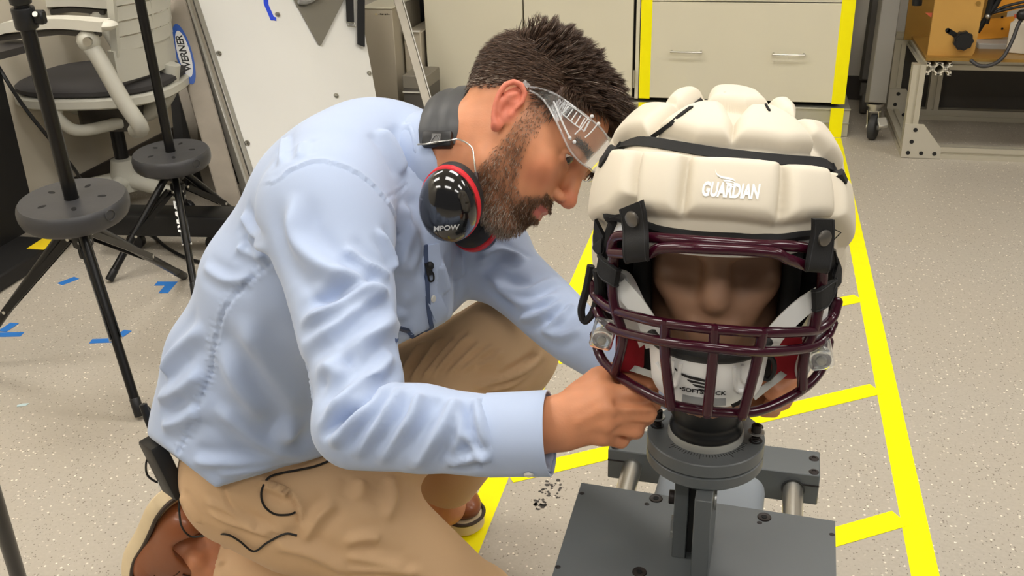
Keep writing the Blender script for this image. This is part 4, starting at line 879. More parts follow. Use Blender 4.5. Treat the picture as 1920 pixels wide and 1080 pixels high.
def emblem(bvh, c, n, xd, size, off, mt, par, name):
    m = MB()
    for q in wing():
        q = spline([(x*size, y*size*.62, 0) for x, y in q], 4, closed=True); m.add(drape(q, c, n, xd, bvh, off), [list(range(len(q)))])
    return m.build(name, mt, par, smooth=False)
prw = M('white print', (250, 250, 246), .5)
c, n = on_cap(1369, 358); xd = nrm(on_cap(1423, 369)[0]-on_cap(1316, 363)[0]); n = nrm(HY+np.array((0, 0, .12)))
v, f = text_mesh('GUARDIAN', .0162, .18, .0007); wd = np.linalg.norm(on_cap(1424, 368)[0]-on_cap(1315, 363)[0]); v[:, 0] *= wd/(v[:, 0].max()-v[:, 0].min())
MB().add(drape(v, c, n, xd, cbv, .0009), f).build('lettering', prw, cap, smooth=False)
c2, _ = on_cap(1362, 335); emblem(cbv, c2, n, xd, .0225, .0009, prw, cap, 'wing_emblem')
# hard shell and lining under the cover
def lining(k, zfun, name, mt, par, th):
    X = shell_pt(D, k); kp = zfun(X); v_, f_, us = trim(X, fq, kp); nn = NRM[us]; vi = v_-nn*th; e = np.vstack([f_[:, [i, (i+1) % 4]] for i in range(4)]); s_ = np.sort(e, 1); q_ = s_[:, 0]*10**6+s_[:, 1]; _, iv, ct = np.unique(q_, return_inverse=True, return_counts=True); bb = e[ct[iv] == 1]; n_ = len(v_)
    return put(name, hw(np.vstack([v_, vi])), np.vstack([f_, f_[:, ::-1]+n_, np.stack([bb[:, 0], bb[:, 0]+n_, bb[:, 1]+n_, bb[:, 1]], 1)]), mt, par, angle=0)
def face_open(X, zb, y0): return (X[:, 2] > np.interp(X[:, 1], [-.2, y0-.03, y0, y0+.02, .2], [-.12, zb, zb+.02, .066, .070]))
lining(.958, lambda X: (X[:, 2] > np.interp(X[:, 1], [-.2, .02, .060, .075, .2], [-.11, -.11, -.04, .044, .046])), 'hard_shell', shellw, ht, .004)
lining(.90, lambda X: (X[:, 2] > np.interp(X[:, 1], [-.2, .0, .048, .060, .2], [-.10, -.10, -.06, .054, .056])), 'lining', inner, ht, .022)
# white jaw flaps of the shell with red pads
for s, pts, pad in ((-1, [(1146, 520, .065), (1172, 516, .075), (1196, 560, .08), (1216, 604, .085), (1214, 640, .08), (1172, 660, .07), (1150, 610, .065)], (1182, 652)), (1, [(1554, 560, .065), (1540, 562, .072), (1514, 636, .078), (1494, 690, .08), (1501, 716, .078), (1516, 700, .072), (1546, 622, .066)], (1476, 662))):
    m = MB(); P3 = [hpl(*p) for p in pts]; q = spline(P3, 4, closed=True); n = len(q); g = q.mean(0); inw = np.array((-s*.004, -.007, 0))
    m.add(hw(np.vstack([q, q+inw, [g+np.array((s*.003, .004, 0))], [g+inw]])), [[i, (i+1) % n, n+(i+1) % n, n+i] for i in range(n)]+[[i, 2*n, (i+1) % n] for i in range(n)]+[[n+i, n+(i+1) % n, 2*n+1] for i in range(n)])
    m.build('jaw_flap', shellw, ht, angle=50)
    c = hpl(*pad, .062); m = MB(); m.box(hw(c), (.030, .03, .050), HR, bev=.008, seg=3); m.build('jaw_pad', M('red foam pad', (150, 14, 30), .8, bump=(400, .3, .0008)), ht)
    c = hpl(pad[0]+s*-30, pad[1]+2, .052); m = MB(); m.box(hw(c), (.022, .03, .05), HR, bev=.008, seg=3); m.build('pad_backing', inner, ht)
    c = hpl(1206 if s < 0 else 1478, 540, .03); m = MB(); m.box(hw(c-np.array((0, .0, .005))), (.018, .07, .13), HR, bev=.008, seg=3); m.build('ear_pad', inner, ht)
# cage
mar = M('maroon coated steel', (54, 10, 27), .2, coat=.35, spec=.35); cage = thing('face_cage', '', '', hw((0, .1, -.1))); 
bpy.data.objects.remove(cage)
RB = .0052
def bar(name, pts, y0, c, r=RB, par=None, k=8): 
    m = MB(); q = spline([hw(hcv(px, py, y0, c)) for px, py in pts], k); m.tube(q, r, 12)
    for p in (q[0], q[-1]): m.ball(p, r*.98, 8)
    return m.build(name, mar, ht)
bar('brow_bar', [(1146, 473), (1150, 452), (1164, 442), (1215, 445), (1306, 452), (1412, 459), (1480, 461), (1530, 468)], .142, 4.5)
bar('brow_bar', [(1146, 474), (1180, 476), (1216, 475), (1243, 465), (1324, 466), (1444, 473), (1475, 485), (1516, 500)], .150, 5.0)
bar('cheek_bar', [(1113, 532), (1116, 554), (1144, 578), (1201, 596), (1247, 606), (1338, 617), (1430, 623), (1500, 622), (1535, 617), (1560, 596), (1571, 566)], .152, 6.8)
bar('cheek_bar', [(1118, 580), (1130, 602), (1159, 620), (1243, 640), (1338, 652), (1426, 659), (1514, 652), (1548, 632), (1562, 606)], .156, 7.2)
bar('chin_bar', [(1114, 628), (1125, 666), (1151, 698), (1201, 731), (1250, 755), (1289, 765), (1338, 772), (1391, 774), (1433, 767), (1482, 744), (1518, 719), (1542, 687), (1554, 640)], .142, 6.8)
bar('upright_bar', [(1248, 606), (1247, 666), (1258, 762)], .153, 6.8); bar('upright_bar', [(1340, 616), (1336, 680), (1326, 776)], .153, 6.8); bar('upright_bar', [(1430, 622), (1416, 690), (1392, 780)], .153, 6.8)
bar('side_bar', [(1153, 470), (1148, 536), (1153, 578), (1166, 618)], .128, 4.2); bar('side_bar', [(1168, 622), (1166, 650), (1153, 698)], .130, 4.6)
bar('side_bar', [(1541, 470), (1541, 536), (1528, 610), (1512, 650)], .128, 4.2); bar('side_bar', [(1511, 650), (1505, 690), (1504, 728)], .130, 4.6)
# clear clips
clr = M('clear plastic', (245, 248, 248), .06, trans=.92, ior=1.45)
for s, (px, py), t in ((-1, (1131, 626), 12), (1, (1538, 663), -14)):
    c = hpl(px, py, .075); g = hw(c); m = MB(); Rt = HR@rotm('Y', t)
    m.box(g, (.024, .012, .034), Rt, bev=.004, seg=2); m.lathe([(0, -.004), (.010, -.004), (.011, 0), (.0095, .008), (.006, .010), (0, .009)], g+HY*.007, HY, 20); k = m.build('cage_clip', clr, ht)
    m = MB(); m.lathe([(0, 0), (.0048, 0), (.0048, .004), (0, .005)], g+HY*.012, HY, 16); m.build('clip_screw', zinc, k)
# snap straps holding the cover to the cage
web = M('black strap fabric', (22, 22, 23), .75, bump=(700, .3, .0006)); snap = M('pewter snap', (112, 108, 102), .38, .8)
def hc(px, py, off): return on_cap(px, py, off)[0]
def snapstrap(rows, sp, fb=.150):                                             # rows of (left pixel, right pixel, sheet): a flat woven strap lying on the cover, then over a bar
    K = 6; L = []
    for l, r, sh in rows:
        q = [(l[0]+(r[0]-l[0])*j/K, l[1]+(r[1]-l[1])*j/K) for j in range(K+1)]; L.append([min((hc(*p, sh+.002), hw(hcv(*p, fb, 4.6))), key=lambda z: np.linalg.norm(z-CAM)) if abs(sh) < .01 else hw(hcv(*p, sh, 4.6)) for p in q])
    L = np.array(L); C = np.stack([spline(L[:, j], 5) for j in range(K+1)], 1); n = len(C); a, b = C[:, 0], C[:, -1]; T = np.gradient(C.mean(1), axis=0); N = np.cross(b-a, T); N /= np.linalg.norm(N, axis=1)[:, None]
    if N[n//3]@HY < 0: N = -N
    v = []
    for i in range(n): v += list(C[i])+list(C[i][::-1]+N[i]*.0034)
    k_ = 2*(K+1); f = [[i*k_+k, i*k_+(k+1) % k_, (i+1)*k_+(k+1) % k_, (i+1)*k_+k] for i in range(n-1) for k in range(k_)]+[list(range(k_))[::-1], [(n-1)*k_+k for k in range(k_)]]
    o = MB().add(v, f).build('snap_strap', web, ht, angle=50)
    i = int(np.argmin(np.linalg.norm((a+b)/2-sp, axis=1))); d = N[i]; c0 = (a[i]+b[i])/2+d*.0036; MB().lathe([(0, .0036), (.005, .0034), (.0074, .0022), (.0080, 0), (0, 0)], c0, d, 22).build('snap', snap, o)
    m = MB()
    for e, q in ((a, 1), (b, -1)): m.tube([e[k]+N[k]*.0036+(b[k]-a[k])*.07*q for k in range(n)], .0005, 4)
    m.build('stitching', M('black thread', (48, 48, 50), .8), o)
snapstrap([((1165, 391), (1207, 374), .002), ((1168, 410), (1212, 396), .003), ((1172, 436), (1216, 429), .150), ((1171, 462), (1217, 456), .159), ((1172, 484), (1217, 479), .158), ((1173, 488), (1217, 482), .150), ((1174, 484), (1216, 478), .140)], hc(1187, 400, .004))
snapstrap([((1521, 409), (1560, 410), .002), ((1520, 436), (1560, 440), .003), ((1514, 466), (1557, 474), .152), ((1509, 496), (1553, 501), .157), ((1509, 502), (1552, 506), .150), ((1510, 496), (1552, 500), .138)], hc(1541, 431, .004))
snapstrap([((1083, 481), (1090, 441), .002), ((1102, 494), (1112, 458), .003), ((1126, 514), (1130, 480), .130), ((1149, 534), (1155, 500), .138), ((1153, 536), (1159, 504), .130), ((1150, 530), (1156, 500), .118)], hc(1097, 469, .004), .118)
snapstrap([((1602, 496), (1598, 537), .002), ((1579, 511), (1577, 549), .003), ((1552, 528), (1553, 566), .132), ((1533, 541), (1534, 581), .138), ((1528, 543), (1529, 583), .130), ((1533, 541), (1534, 580), .118)], hc(1588, 520, .004), .118)
# stray loops of thread at the snaps
m = MB(); m.tube([hc(1160, 404, .001), hc(1146, 402, .004), hc(1150, 405, .002), hc(1164, 406, .001)], .0007, 5); m.build('elastic_loop', pip, cap)
m = MB(); m.tube([hc(1562, 428, .001), hw(hcv(1577, 436, .125, 4.2)), hw(hcv(1563, 450, .125, 4.2))], .0006, 5); m.build('elastic_loop', pip, cap)
# left flap tongue edge
m = MB(); m.tube(spline([hw(hpl(*p)) for p in ((1108, 498, .045), (1100, 540, .045), (1090, 580, .042), (1096, 602, .042), (1112, 585, .046), (1122, 545, .052), (1118, 506, .056))], 6), .0042, 8); m.build('flap_piping', pip, cap)
# chin cup
ct = MB(); NA, NZ = 41, 17; aa = np.linspace(-1.25, 1.25, NA)
def cup(a, t):                                                      # t 0 top .. 1 bottom
    z = -.060-.058*t; r = .0585-.005*t-.012*max(0, t-.75)*4*max(0, t-.75); y = .088+(.046-.010*t*t)*math.cos(a)**.9 if abs(a) < 1.5 else 0; return np.array((-.004+r*1.06*math.sin(a), y, z+.012*(1-math.cos(a))))
vo = np.array([cup(a, t) for a in aa for t in np.linspace(0, 1, NZ)]); gi = np.arange(NA*NZ).reshape(NA, NZ); cf = np.stack([gi[:-1, :-1], gi[:-1, 1:], gi[1:, 1:], gi[1:, :-1]], -1).reshape(-1, 4)
cn = vnormals(vo, cf); cn = cn if cn[len(cn)//2][1] > 0 else -cn
vi = vo-cn*.006; bdl = list(gi[:, 0])+list(gi[-1, 1:])+list(gi[::-1, -1][1:])+list(gi[0, ::-1][1:-1]); nn = NA*NZ
cupm = M('white chin cup', (236, 236, 234), .35, coat=.2)
chin = thing('chin_strap', 'white chin cup with black wing emblem behind the maroon cage', 'chin strap', hw((0, .1, -.11)))
cupo = put('cup', hw(np.vstack([vo, vi])), cf.tolist()+[[q+nn for q in f_[::-1]] for f_ in cf.tolist()]+[[bdl[i], bdl[(i+1) % len(bdl)], bdl[(i+1) % len(bdl)]+nn, bdl[i]+nn] for i in range(len(bdl))], cupm, chin, angle=60)
cupb = BVHTree.FromPolygons([Vector(p) for p in hw(vo)], cf.tolist())
m = MB(); m.tube([hw(cup(a, -.02)-cn[gi[i, 0]]*.003) for i, a in enumerate(aa)], .0058, 8); m.build('cup_liner', M('dark liner', (52, 52, 52), .6), chin)
def cp_(a, t, o=.001): return hw(cup(a, t)+nrm(np.array((math.sin(a), math.cos(a), 0)))*o)
for s in (-1, 1):
    m = MB(); m.tube(spline([cp_(s*.42, .12), cp_(s*.46, .4), cp_(s*.52, .62), cp_(s*.66, .66), cp_(s*.78, .5), cp_(s*.95, .35)], 6), .0022, 8); m.tube(spline([cp_(s*.56, .12), cp_(s*.58, .38), cp_(s*.68, .5), cp_(s*.82, .32)], 6), .0018, 8); m.build('cup_ridge', cupm, cupo)
    if s > 0: m = MB(); m.tube(spline([cp_(.50, .99, .0004), cp_(.66, .93, .0004), cp_(.82, .82, .0004)], 6), 0, flat=(.005, .001), up=HY+HX*.7); m.build('cup_vent', M('slit black', (16, 15, 15), .9), cupo, smooth=False)
prb = M('black print', (26, 26, 28), .5)
def on_cup(px, py): v = nrm(_ray(px, py)); r = cupb.ray_cast(Vector(CAM), Vector(v)); return np.array(r[0]) if r[0] else hw(hpl(px, py, .13))
nC = nrm(HY+np.array((0, 0, -.0))); c = on_cup(1317, 735); xd = nrm(on_cup(1340, 738)-on_cup(1285, 731))
v, f = text_mesh('•SOFTSHOCK', .0068, 0, .0002); v[:, 0] *= .0455/(v[:, 0].max()-v[:, 0].min())
MB().add(drape(v, c, nC, xd, cupb, .0007), f).build('lettering', prb, cupo, smooth=False)
emblem(cupb, on_cup(1301, 711), nC, xd, .046, .0007, prb, cupo, 'wing_emblem')
m = MB(); q = [cp_(a, .84, .0008) for a in np.linspace(-.4, .35, 9)]; m.tube(q, 0, flat=(.0095, .0006), up=HY); m.build('grey_band', M('grey print', (150, 152, 152), .5), cupo, smooth=False)
# straps from the cup
wst = M('white strap', (230, 230, 226), .6)
for pts in ([(1548, 548, .078), (1510, 572, .085), (1478, 600, .09), (1448, 634, .095), (1436, 662, .098)], [(1160, 534, .078), (1185, 562, .085), (1205, 590, .09), (1217, 612, .092), (1228, 650, .095)]):
    m = MB(); m.tube(spline([hw(hpl(*p)) for p in pts], 6), 0, flat=(.019, .0025), up=HY); m.build('strap', wst, chin)
for pts in ([(1480, 688, .07), (1462, 706, .08), (1436, 726, .092), (1412, 745, .1)], [(1168, 684, .07), (1192, 692, .078), (1216, 700, .086), (1232, 706, .095)]):
    m = MB(); m.tube(spline([hw(hpl(*p)) for p in pts], 6), 0, flat=(.007, .002), up=HY+np.array((0, 0, .3))); m.build('strap', M('grey strap', (186, 186, 180), .6), chin)
for s, (px, py) in ((1, (1440, 690)),):
    c = hpl(px, py, .10); m = MB(); m.tube([hw(c+np.array((.006*math.cos(t), 0, .013*math.sin(t)))) for t in np.linspace(0, 2*math.pi, 18)[:-1]], .0026, 6, closed=True); m.build('strap_loop', blk, chin)
# ------------------------------------------------------------------ the kneeling man: clothes first (they carry folds and cables), then the body
def A(*p): return at(*p)
HT = np.array((-.3009, 1.2876, .90)); HB = np.array([[.7678, -.0794, .6358], [-.2747, .8557, .4386], [-.5788, -.5114, .6352]])
def hd(p): return HT+HB@np.asarray(p, float)
class Skin3:                                                     # a mesh that can be ray-cast from the lens, folded and stitched
    def __init__(s, v, f): s.v, s.f = v, f; s.n = vnormals(v, f); s.re()
    def re(s): s.bv = BVHTree.FromPolygons(s.v.tolist(), s.f.tolist())
    def hit(s, px, py, off=0, strict=False):
        d = nrm(_ray(px, py)); r = s.bv.ray_cast(Vector(CAM), Vector(d))
        if strict: return np.array(r[0]) if r[0] is not None else None
        if r[0] is None: r = s.bv.find_nearest(Vector(CAM+d*1.4))
        n = np.array(r[1]); n = n if n@d < 0 else -n; return np.array(r[0])+n*off, n
    def path(s, pts, off=0, k=6):
        q = spline([s.hit(*p)[0] for p in pts], k); o = []
        for p in q:
            r = s.bv.find_nearest(Vector(p)); n = np.array(r[1]); n = n if n@(np.array(r[0])-CAM) < 0 else -n; o.append(np.array(r[0])+n*off)
        return np.array(o)
    kw, kh = .76, 1.25
    def crease(s, items):                                        # items: (pixel path, width, height[, mode]) raised ridges (or grooves) along lines on the cloth
        dv = np.zeros(len(s.v))
        for it in items:
            pts, w, h = it[0], it[1]*s.kw, it[2]*s.kh; mode = it[3] if len(it) > 3 else 'ridge'
            hp_ = [s.hit(*p, 0, True) for p in pts]; hp_ = [p for p in hp_ if p is not None]
            if len(hp_) < 2: continue
            q = spline(hp_, 5); lo, hi = q.min(0)-4*w, q.max(0)+4*w
            m = np.nonzero(((s.v > lo) & (s.v < hi)).all(1))[0]
            if len(m) == 0: continue
            P = s.v[m]; best = np.full(len(m), 1e9); tt = np.zeros(len(m)); n = len(q)-1; side = np.zeros(len(m))
            for i in range(n):
                e = q[i+1]-q[i]; L2 = e@e+1e-12; t = np.clip((P-q[i])@e/L2, 0, 1); r = P-q[i]-t[:, None]*e; d = np.linalg.norm(r, axis=1); b = d < best
                best[b] = d[b]; tt[b] = (i+t[b])/n
                c = np.cross(e/math.sqrt(L2), r); side[b] = np.sign((c*s.n[m]).sum(1))[b]
            env = np.clip(np.minimum(tt, 1-tt)*5, 0, 1) if mode != 'seam' else np.ones(len(m)); env = env*env*(3-2*env); x = best/w
            facing = (s.n[m]@nrm(CAM-q[len(q)//2])) > -.2
            if mode == 'ridge': g = 1.25*np.exp(-(x/.62)**2)-.42*np.exp(-((x-1.5)/.75)**2)
            elif mode == 'step': g = np.where(side > 0, np.exp(-(x/1.6)**2)*1.0, -.7*np.exp(-(x/.7)**2))
            elif mode == 'seam': g = -np.exp(-(x/.55)**2)+.35*np.exp(-((x-1.6)/.6)**2)
            else: g = np.exp(-x*x)
            dv[m] += np.where(facing, g*env*h, 0)
        s.v = s.v+s.n*dv[:, None]; s.n = vnormals(s.v, s.f); s.re()
def trunk_frame(u):                                              # body-left axis kept, u along the spine
    u = nrm(u); sL = RR*.576+UU*-.076+FF*.815; sL = nrm(sL-u*(sL@u)); return np.stack([np.cross(sL, u), sL, u], 1)     # columns: front, left, up
SP = [A(476, 832, 1.60), A(510, 692, 1.565), A(585, 545, 1.51), A(680, 408, 1.465), A(775, 318, 1.425)]
TF = [trunk_frame(SP[min(i+1, 4)]-SP[max(i-1, 0)]) for i in range(5)]
P = [(el(SP[0], (.128, .160, .14), TF[0]), '+', 0), (el(SP[1], (.146, .172, .16), TF[1]), '+', .05), (el(SP[2]+TF[2][:, 0]*.004, (.150, .178, .15), TF[2]), '+', .05),
     (el(SP[3]+TF[3][:, 0]*-.006, (.132, .186, .13), TF[3]), '+', .06), (el(SP[4]+TF[4][:, 0]*-.03-TF[4][:, 2]*.02, (.085, .13, .085), TF[4]), '+', .07)]
nb = A(796, 318, 1.402); na = nrm(hd((-.046, 0, -.075))-nb)
SHR, SHL = A(612, 398, 1.285), A(905, 470, 1.555)
ARMR = [SHR, A(640, 545, 1.225), A(668, 715, 1.155), A(668, 794, 1.120), A(795, 804, 1.095), A(905, 816, 1.075), A(1010, 814, 1.062)]
P += [(chain(ARMR[:3], [.079, .067, .052]), '+', .035), (chain(ARMR[2:5], [.052, .051, .0465]), '+', .012), (chain(ARMR[4:], [.0475, .0445, .0425]), '+', .01)]
P += [(rc(A(640, 330, 1.33), SHR, .07, .074), '+', .05)]
ARML = [SHL, A(990, 548, 1.46), A(1085, 632, 1.365), A(1185, 690, 1.30), A(1285, 724, 1.245)]
P += [(chain(ARML, [.062, .049, .042, .040, .036]), '+', .03), (rc(A(840, 400, 1.5), SHL, .08, .06), '+', .05)]
P += [(chain([nb-na*.02, nb+na*.040], [.086, .060]), '+', .02)]
# front panels hang away from the chest
P += [(ec(A(775, 430, 1.40), A(765, 575, 1.44), .075, .085, .75, RR), '+', .04), (ec(A(845, 450, 1.47), A(822, 540, 1.50), .034, .034, .7, FF), '+', .04)]
# shirt tail: cut by the hem
def downplane(p, q): n = nrm(np.cross(_ray(*p), _ray(*q))); return n if n@UU < 0 else -n
hp1, hp2 = downplane((283, 822), (405, 914)), downplane((405, 914), (600, 858))
ha, hb_, hc_ = A(300, 838, 1.62), A(405, 914, 1.46), A(600, 860, 1.40); hn = nrm(np.cross(hb_-ha, hc_-ha)); hn = hn if hn[2] < 0 else -hn
P += [(rc(A(440, 832, 1.575), A(440, 880, 1.56), .092, .088), '+', .09)]
P += [((lambda Q: np.where(np.linalg.norm(Q-SP[0], axis=1) < .43, np.maximum((Q-CAM)@hp1, (Q-CAM)@hp2), -1.).astype(np.float32)), '&', .006)]
fr_n = np.cross(_ray(700, 668), _ray(842, 598)); fr_n = nrm(fr_n if fr_n@UU < 0 else -fr_n); fr_s = np.cross(_ray(672, 400), _ray(690, 900)); fr_s = nrm(fr_s if fr_s@RR > 0 else -fr_s)
P += [((lambda Q: np.where((np.linalg.norm(Q-SP[0], axis=1) < .43) & ((Q-CAM)@fr_s > 0) & ((Q-CAM)@FF > 1.30), (Q-CAM)@fr_n, -1.).astype(np.float32)), '&', .006)]
P += [(rc(A(1012, 812, 1.062), A(1060, 812, 1.058), .036, .036), '-', .003)]       # sleeve mouth
P += [((lambda Q: ((Q-A(1032, 812, 1.06))@nrm(A(1032, 812, 1.06)-A(905, 816, 1.075))).astype(np.float32)), '&', .002)]  if 0 else []
cuff_o, cuff_d = A(1030, 812, 1.061), nrm(A(1030, 812, 1.061)-A(905, 816, 1.075))
def sleeve_end(Q):                                               # trims only the end of the near sleeve
    d = (Q-cuff_o)@cuff_d; r = np.linalg.norm(Q-cuff_o-d[:, None]*cuff_d, axis=1); return np.where(r < .11, d, -1.).astype(np.float32)
P += [(sleeve_end, '&', .002)]
lo = np.min([SP[0], SP[4], SHR, SHL, ARMR[3], ARMR[-1], ARML[-1]], 0)-.26; hi = np.max([SP[0], SP[4], SHR, SHL, ARMR[3], ARMR[-1], ARML[-1]], 0)+.26
v, f = solid(P, lo, hi, .0036, smooth=3)
shirt = Skin3(v, f)
def c2(*p): return [(280+x/2.455, 180+y/2.455) for x, y in p]
def c3(*p): return [(280+x/2.4615, 560+y/2.4615) for x, y in p]
def c4(*p): return [(700+x/3.176, 440+y/3.176) for x, y in p]
shirt.crease([ # broad drape first
 (c2((668, 430), (668, 600), (705, 695), (800, 790), (950, 850), (1105, 872)), .022, .0100), (c2((880, 690), (1000, 770), (1115, 850)), .014, .006), (c2((1040, 600), (1110, 740), (1125, 810)), .012, .006),
 (c2((720, 950), (820, 925), (970, 860), (1080, 850)), .014, -.006), (c3((690, 130), (820, 60), (960, -30), (1090, -60)), .016, .007), (c3((700, 240), (850, 130), (1010, 10), (1110, -40)), .016, .007),
 (c3((735, 520), (850, 330), (1000, 200), (1140, 60)), .022, .010), (c3((760, 420), (900, 300), (1040, 190)), .016, -.005), (c3((810, 560), (930, 430), (1060, 330), (1130, 230)), .016, .008),
 (c3((790, 660), (900, 545), (1010, 465), (1115, 372)), .011, -.011), (c3((840, 690), (970, 520), (1100, 400)), .015, .0085), (c3((930, 740), (1080, 560), (1175, 410)), .014, .0085), (c3((1040, 765), (1200, 570), (1255, 430)), .014, .008),
 (c3((1200, 790), (1350, 610), (1425, 455)), .015, .0085), (c3((1350, 795), (1430, 640), (1450, 470)), .010, .006), (c3((1500, 455), (1530, 580), (1570, 720)), .010, .007), (c3((1455, 600), (1500, 690), (1580, 730)), .009, .005),
 (c3((1380, 775), (1480, 735), (1585, 735)), .010, .006), (c3((330, 180), (450, 450), (640, 620), (775, 665)), .034, .013), (c3((430, 60), (560, 350), (720, 560)), .035, .008), (c3((300, 480), (420, 600), (560, 700), (760, 720)), .025, .008), (c3((190, 745), (360, 760), (620, 745)), .016, .006),
 (c3((300, 812), (420, 806), (600, 780)), .013, .004), (c3((60, 360), (120, 250), (260, 120)), .022, .007), (c3((40, 470), (140, 420), (250, 330)), .022, .007), (c3((50, 590), (150, 560), (220, 500)), .02, .006),
 (c2((395, 455), (430, 530), (500, 640), (560, 710)), .016, .008), (c2((345, 515), (450, 640), (545, 755)), .014, .007), (c2((300, 620), (400, 690), (530, 760)), .013, .005), (c2((250, 780), (360, 850), (480, 830)), .013, .004),
 (c2((525, 205), (505, 345)), .012, .006), (c2((575, 195), (560, 335)), .011, .006), (c2((625, 195), (612, 320)), .010, .005), (c2((470, 240), (450, 420)), .014, .006), (c2((700, 210), (690, 290)), .012, .003),
 (c2((1050, 150), (1120, 250), (1165, 370)), .018, .008), (c2((1180, 120), (1225, 200), (1235, 300)), .014, .006), (c2((1150, 480), (1190, 620), (1150, 830)), .020, .009), (c2((1205, 560), (1240, 700), (1180, 840)), .016, .006),
 (c4((380, 150), (430, 350), (400, 560)), .018, .007), (c4((500, 100), (520, 260), (470, 480)), .016, .005), (c4((220, 330), (150, 480), (130, 560)), .014, .005),
 (c4((600, 160), (760, 105), (930, 170), (1090, 215)), .014, .007), (c4((640, 235), (820, 330), (960, 332), (1120, 265)), .014, .007), (c4((720, 300), (900, 415), (1110, 360)), .014, .007), (c4((860, 500), (1000, 475), (1160, 395)), .012, .007), (c4((1040, 570), (1110, 490), (1200, 410)), .010, .005), (c4((990, 560), (1120, 600), (1260, 560)), .012, .004)])
seam_side = c2((560, 768), (470, 840), (400, 910), (360, 960))+c3((330, 90), (300, 230), (290, 330), (250, 430), (190, 590), (130, 710))
seam_arm = c2((470, 455), (560, 402), (650, 345), (770, 303), (900, 328), (1000, 388), (1080, 470), (1130, 560), (1148, 660), (1140, 780))
shirt.crease([(seam_side, .0055, .0026, 'seam'), (seam_arm, .005, .0022, 'step'), (c2((1085, 470), (1150, 440), (1180, 410)), .004, .0015, 'seam'), (c2((1165, 352), (1225, 338)), .004, .0015, 'seam')])
pk = []
q = spline([(x, y, 0) for x, y in seam_side], 12); q = q[:, :2]
for i in range(3, len(q)-3, 3):                                   # gathers pulled in along the side seam
    t = nrm(np.append(q[i+1]-q[i-1], 0))[:2]; n = np.array((-t[1], t[0])); L = 5+9*rng.random(); pk.append(([tuple(q[i]-n*L), tuple(q[i]), tuple(q[i]+n*L*1.6)], .0034, .0017))
shirt.crease(pk)
wob = np.sin(shirt.v@np.array((31., 17., 23.)))*np.sin(shirt.v@np.array((-13., 29., 19.))+1.3); shirt.v = shirt.v+shirt.n*(wob*.0011)[:, None]; shirt.n = vnormals(shirt.v, shirt.f); shirt.re()
shirtm = M('light blue shirt cloth', (170, 185, 213), .72, sheen=.25, bump=(900, .10, .0004), noise=(3, .015))
# ---- trousers
HIPR, HIPL = A(485, 890, 1.60), A(585, 872, 1.74); KNR, KNL = A(885, 1150, 1.70), A(948, 652, 1.61); ANR, ANL = A(410, 1062, 1.755), A(818, 918, 1.94)
P = [(el(SP[0]-TF[0][:, 2]*.03+TF[0][:, 0]*.02, (.098, .126, .10), TF[0]), '+', 0), (chain([HIPR, A(655, 972, 1.62), KNR], [.112, .104, .078]), '+', .03), (rc(A(455, 908, 1.62), A(560, 942, 1.62), .092, .11), '+', .03)]
P += [(chain([KNR+np.array((0, .02, 0)), A(620, 1090, 1.74), ANR], [.074, .066, .056]), '+', .015)]
P += [(chain([HIPL, A(800, 745, 1.67), KNL], [.118, .108, .083]), '+', .05), (chain([KNL, A(900, 790, 1.76), ANL], [.082, .072, .064]), '+', .02)]
ad, ld = nrm(ANR-A(620, 1090, 1.74)), nrm(ANL-A(900, 790, 1.76))
P += [((lambda Q: np.where(np.linalg.norm(Q-ANR, axis=1) < .16, (Q-ANR)@ad+.008, -1.).astype(np.float32)), '&', .004), ((lambda Q: np.where(np.linalg.norm(Q-ANL, axis=1) < .16, (Q-ANL)@ld+.045, -1.).astype(np.float32)), '&', .004)]
P += [(rc(ANR-ad*.03, ANR+ad*.06, .048, .053), '-', .003)]
wc = A(335, 885, 1.62); wn = nrm(np.cross(A(430, 870, 1.44)-wc, A(770, 600, 1.44)-wc)); wn = wn if wn[2] > 0 else -wn
P += [((lambda Q: (.004-Q[:, 2]).astype(np.float32)), '&', .002)]
pts_ = np.array([HIPR, HIPL, KNR, KNL, ANR, ANL]); lo, hi = pts_.min(0)-.2, pts_.max(0)+.2; lo[2] = -.01
v, f = solid(P, lo, hi, .0042, smooth=3); trou = Skin3(v, f)
def c1(*p): return [(200+x/3, 720+y/3) for x, y in p]
def c5(*p): return [(640+x/3.176, 740+y/3.176) for x, y in p]
trou.crease([(c4((150, 870), (230, 740), (310, 630)), .011, .006), (c4((215, 880), (330, 720), (420, 600)), .010, .0055), (c4((270, 885), (390, 730), (500, 610)), .009, .005), (c4((340, 862), (470, 700), (585, 590)), .009, .005), (c4((430, 850), (540, 740), (645, 640)), .008, .0045), (c4((500, 832), (620, 735), (730, 655)), .008, .0045), (c4((600, 800), (700, 740), (780, 690)), .008, .004), (c4((690, 785), (760, 735)), .007, .003),
 (c4((590, 915), (720, 870), (860, 820), (1030, 690)), .012, .007), (c4((640, 930), (800, 900), (960, 800)), .010, .005), (c4((700, 870), (860, 790), (980, 700)), .010, -.005),
 (c5((290, 470), (310, 600), (250, 760)), .02, .006), (c5((120, 500), (100, 640)), .02, .005), (c5((0, 880), (150, 850), (240, 860)), .016, .005), (c5((0, 960), (200, 990), (400, 1020)), .016, .005), (c5((0, 1030), (250, 1045), (500, 1060)), .014, .005),
 (c1((560, 700), (760, 790), (960, 850)), .014, .006), (c1((540, 640), (700, 720), (860, 810)), .012, .004), (c1((860, 560), (950, 590), (1030, 640)), .010, .006), (c1((930, 890), (1150, 950), (1400, 1070)), .020, .006), (c1((1100, 900), (1180, 760), (1300, 650)), .016, .006), (c1((670, 900), (640, 1000), (660, 1080)), .008, .004), (c1((420, 600), (470, 700), (540, 790)), .015, .005), (c1((900, 480), (1000, 440), (1180, 400)), .014, .005)])
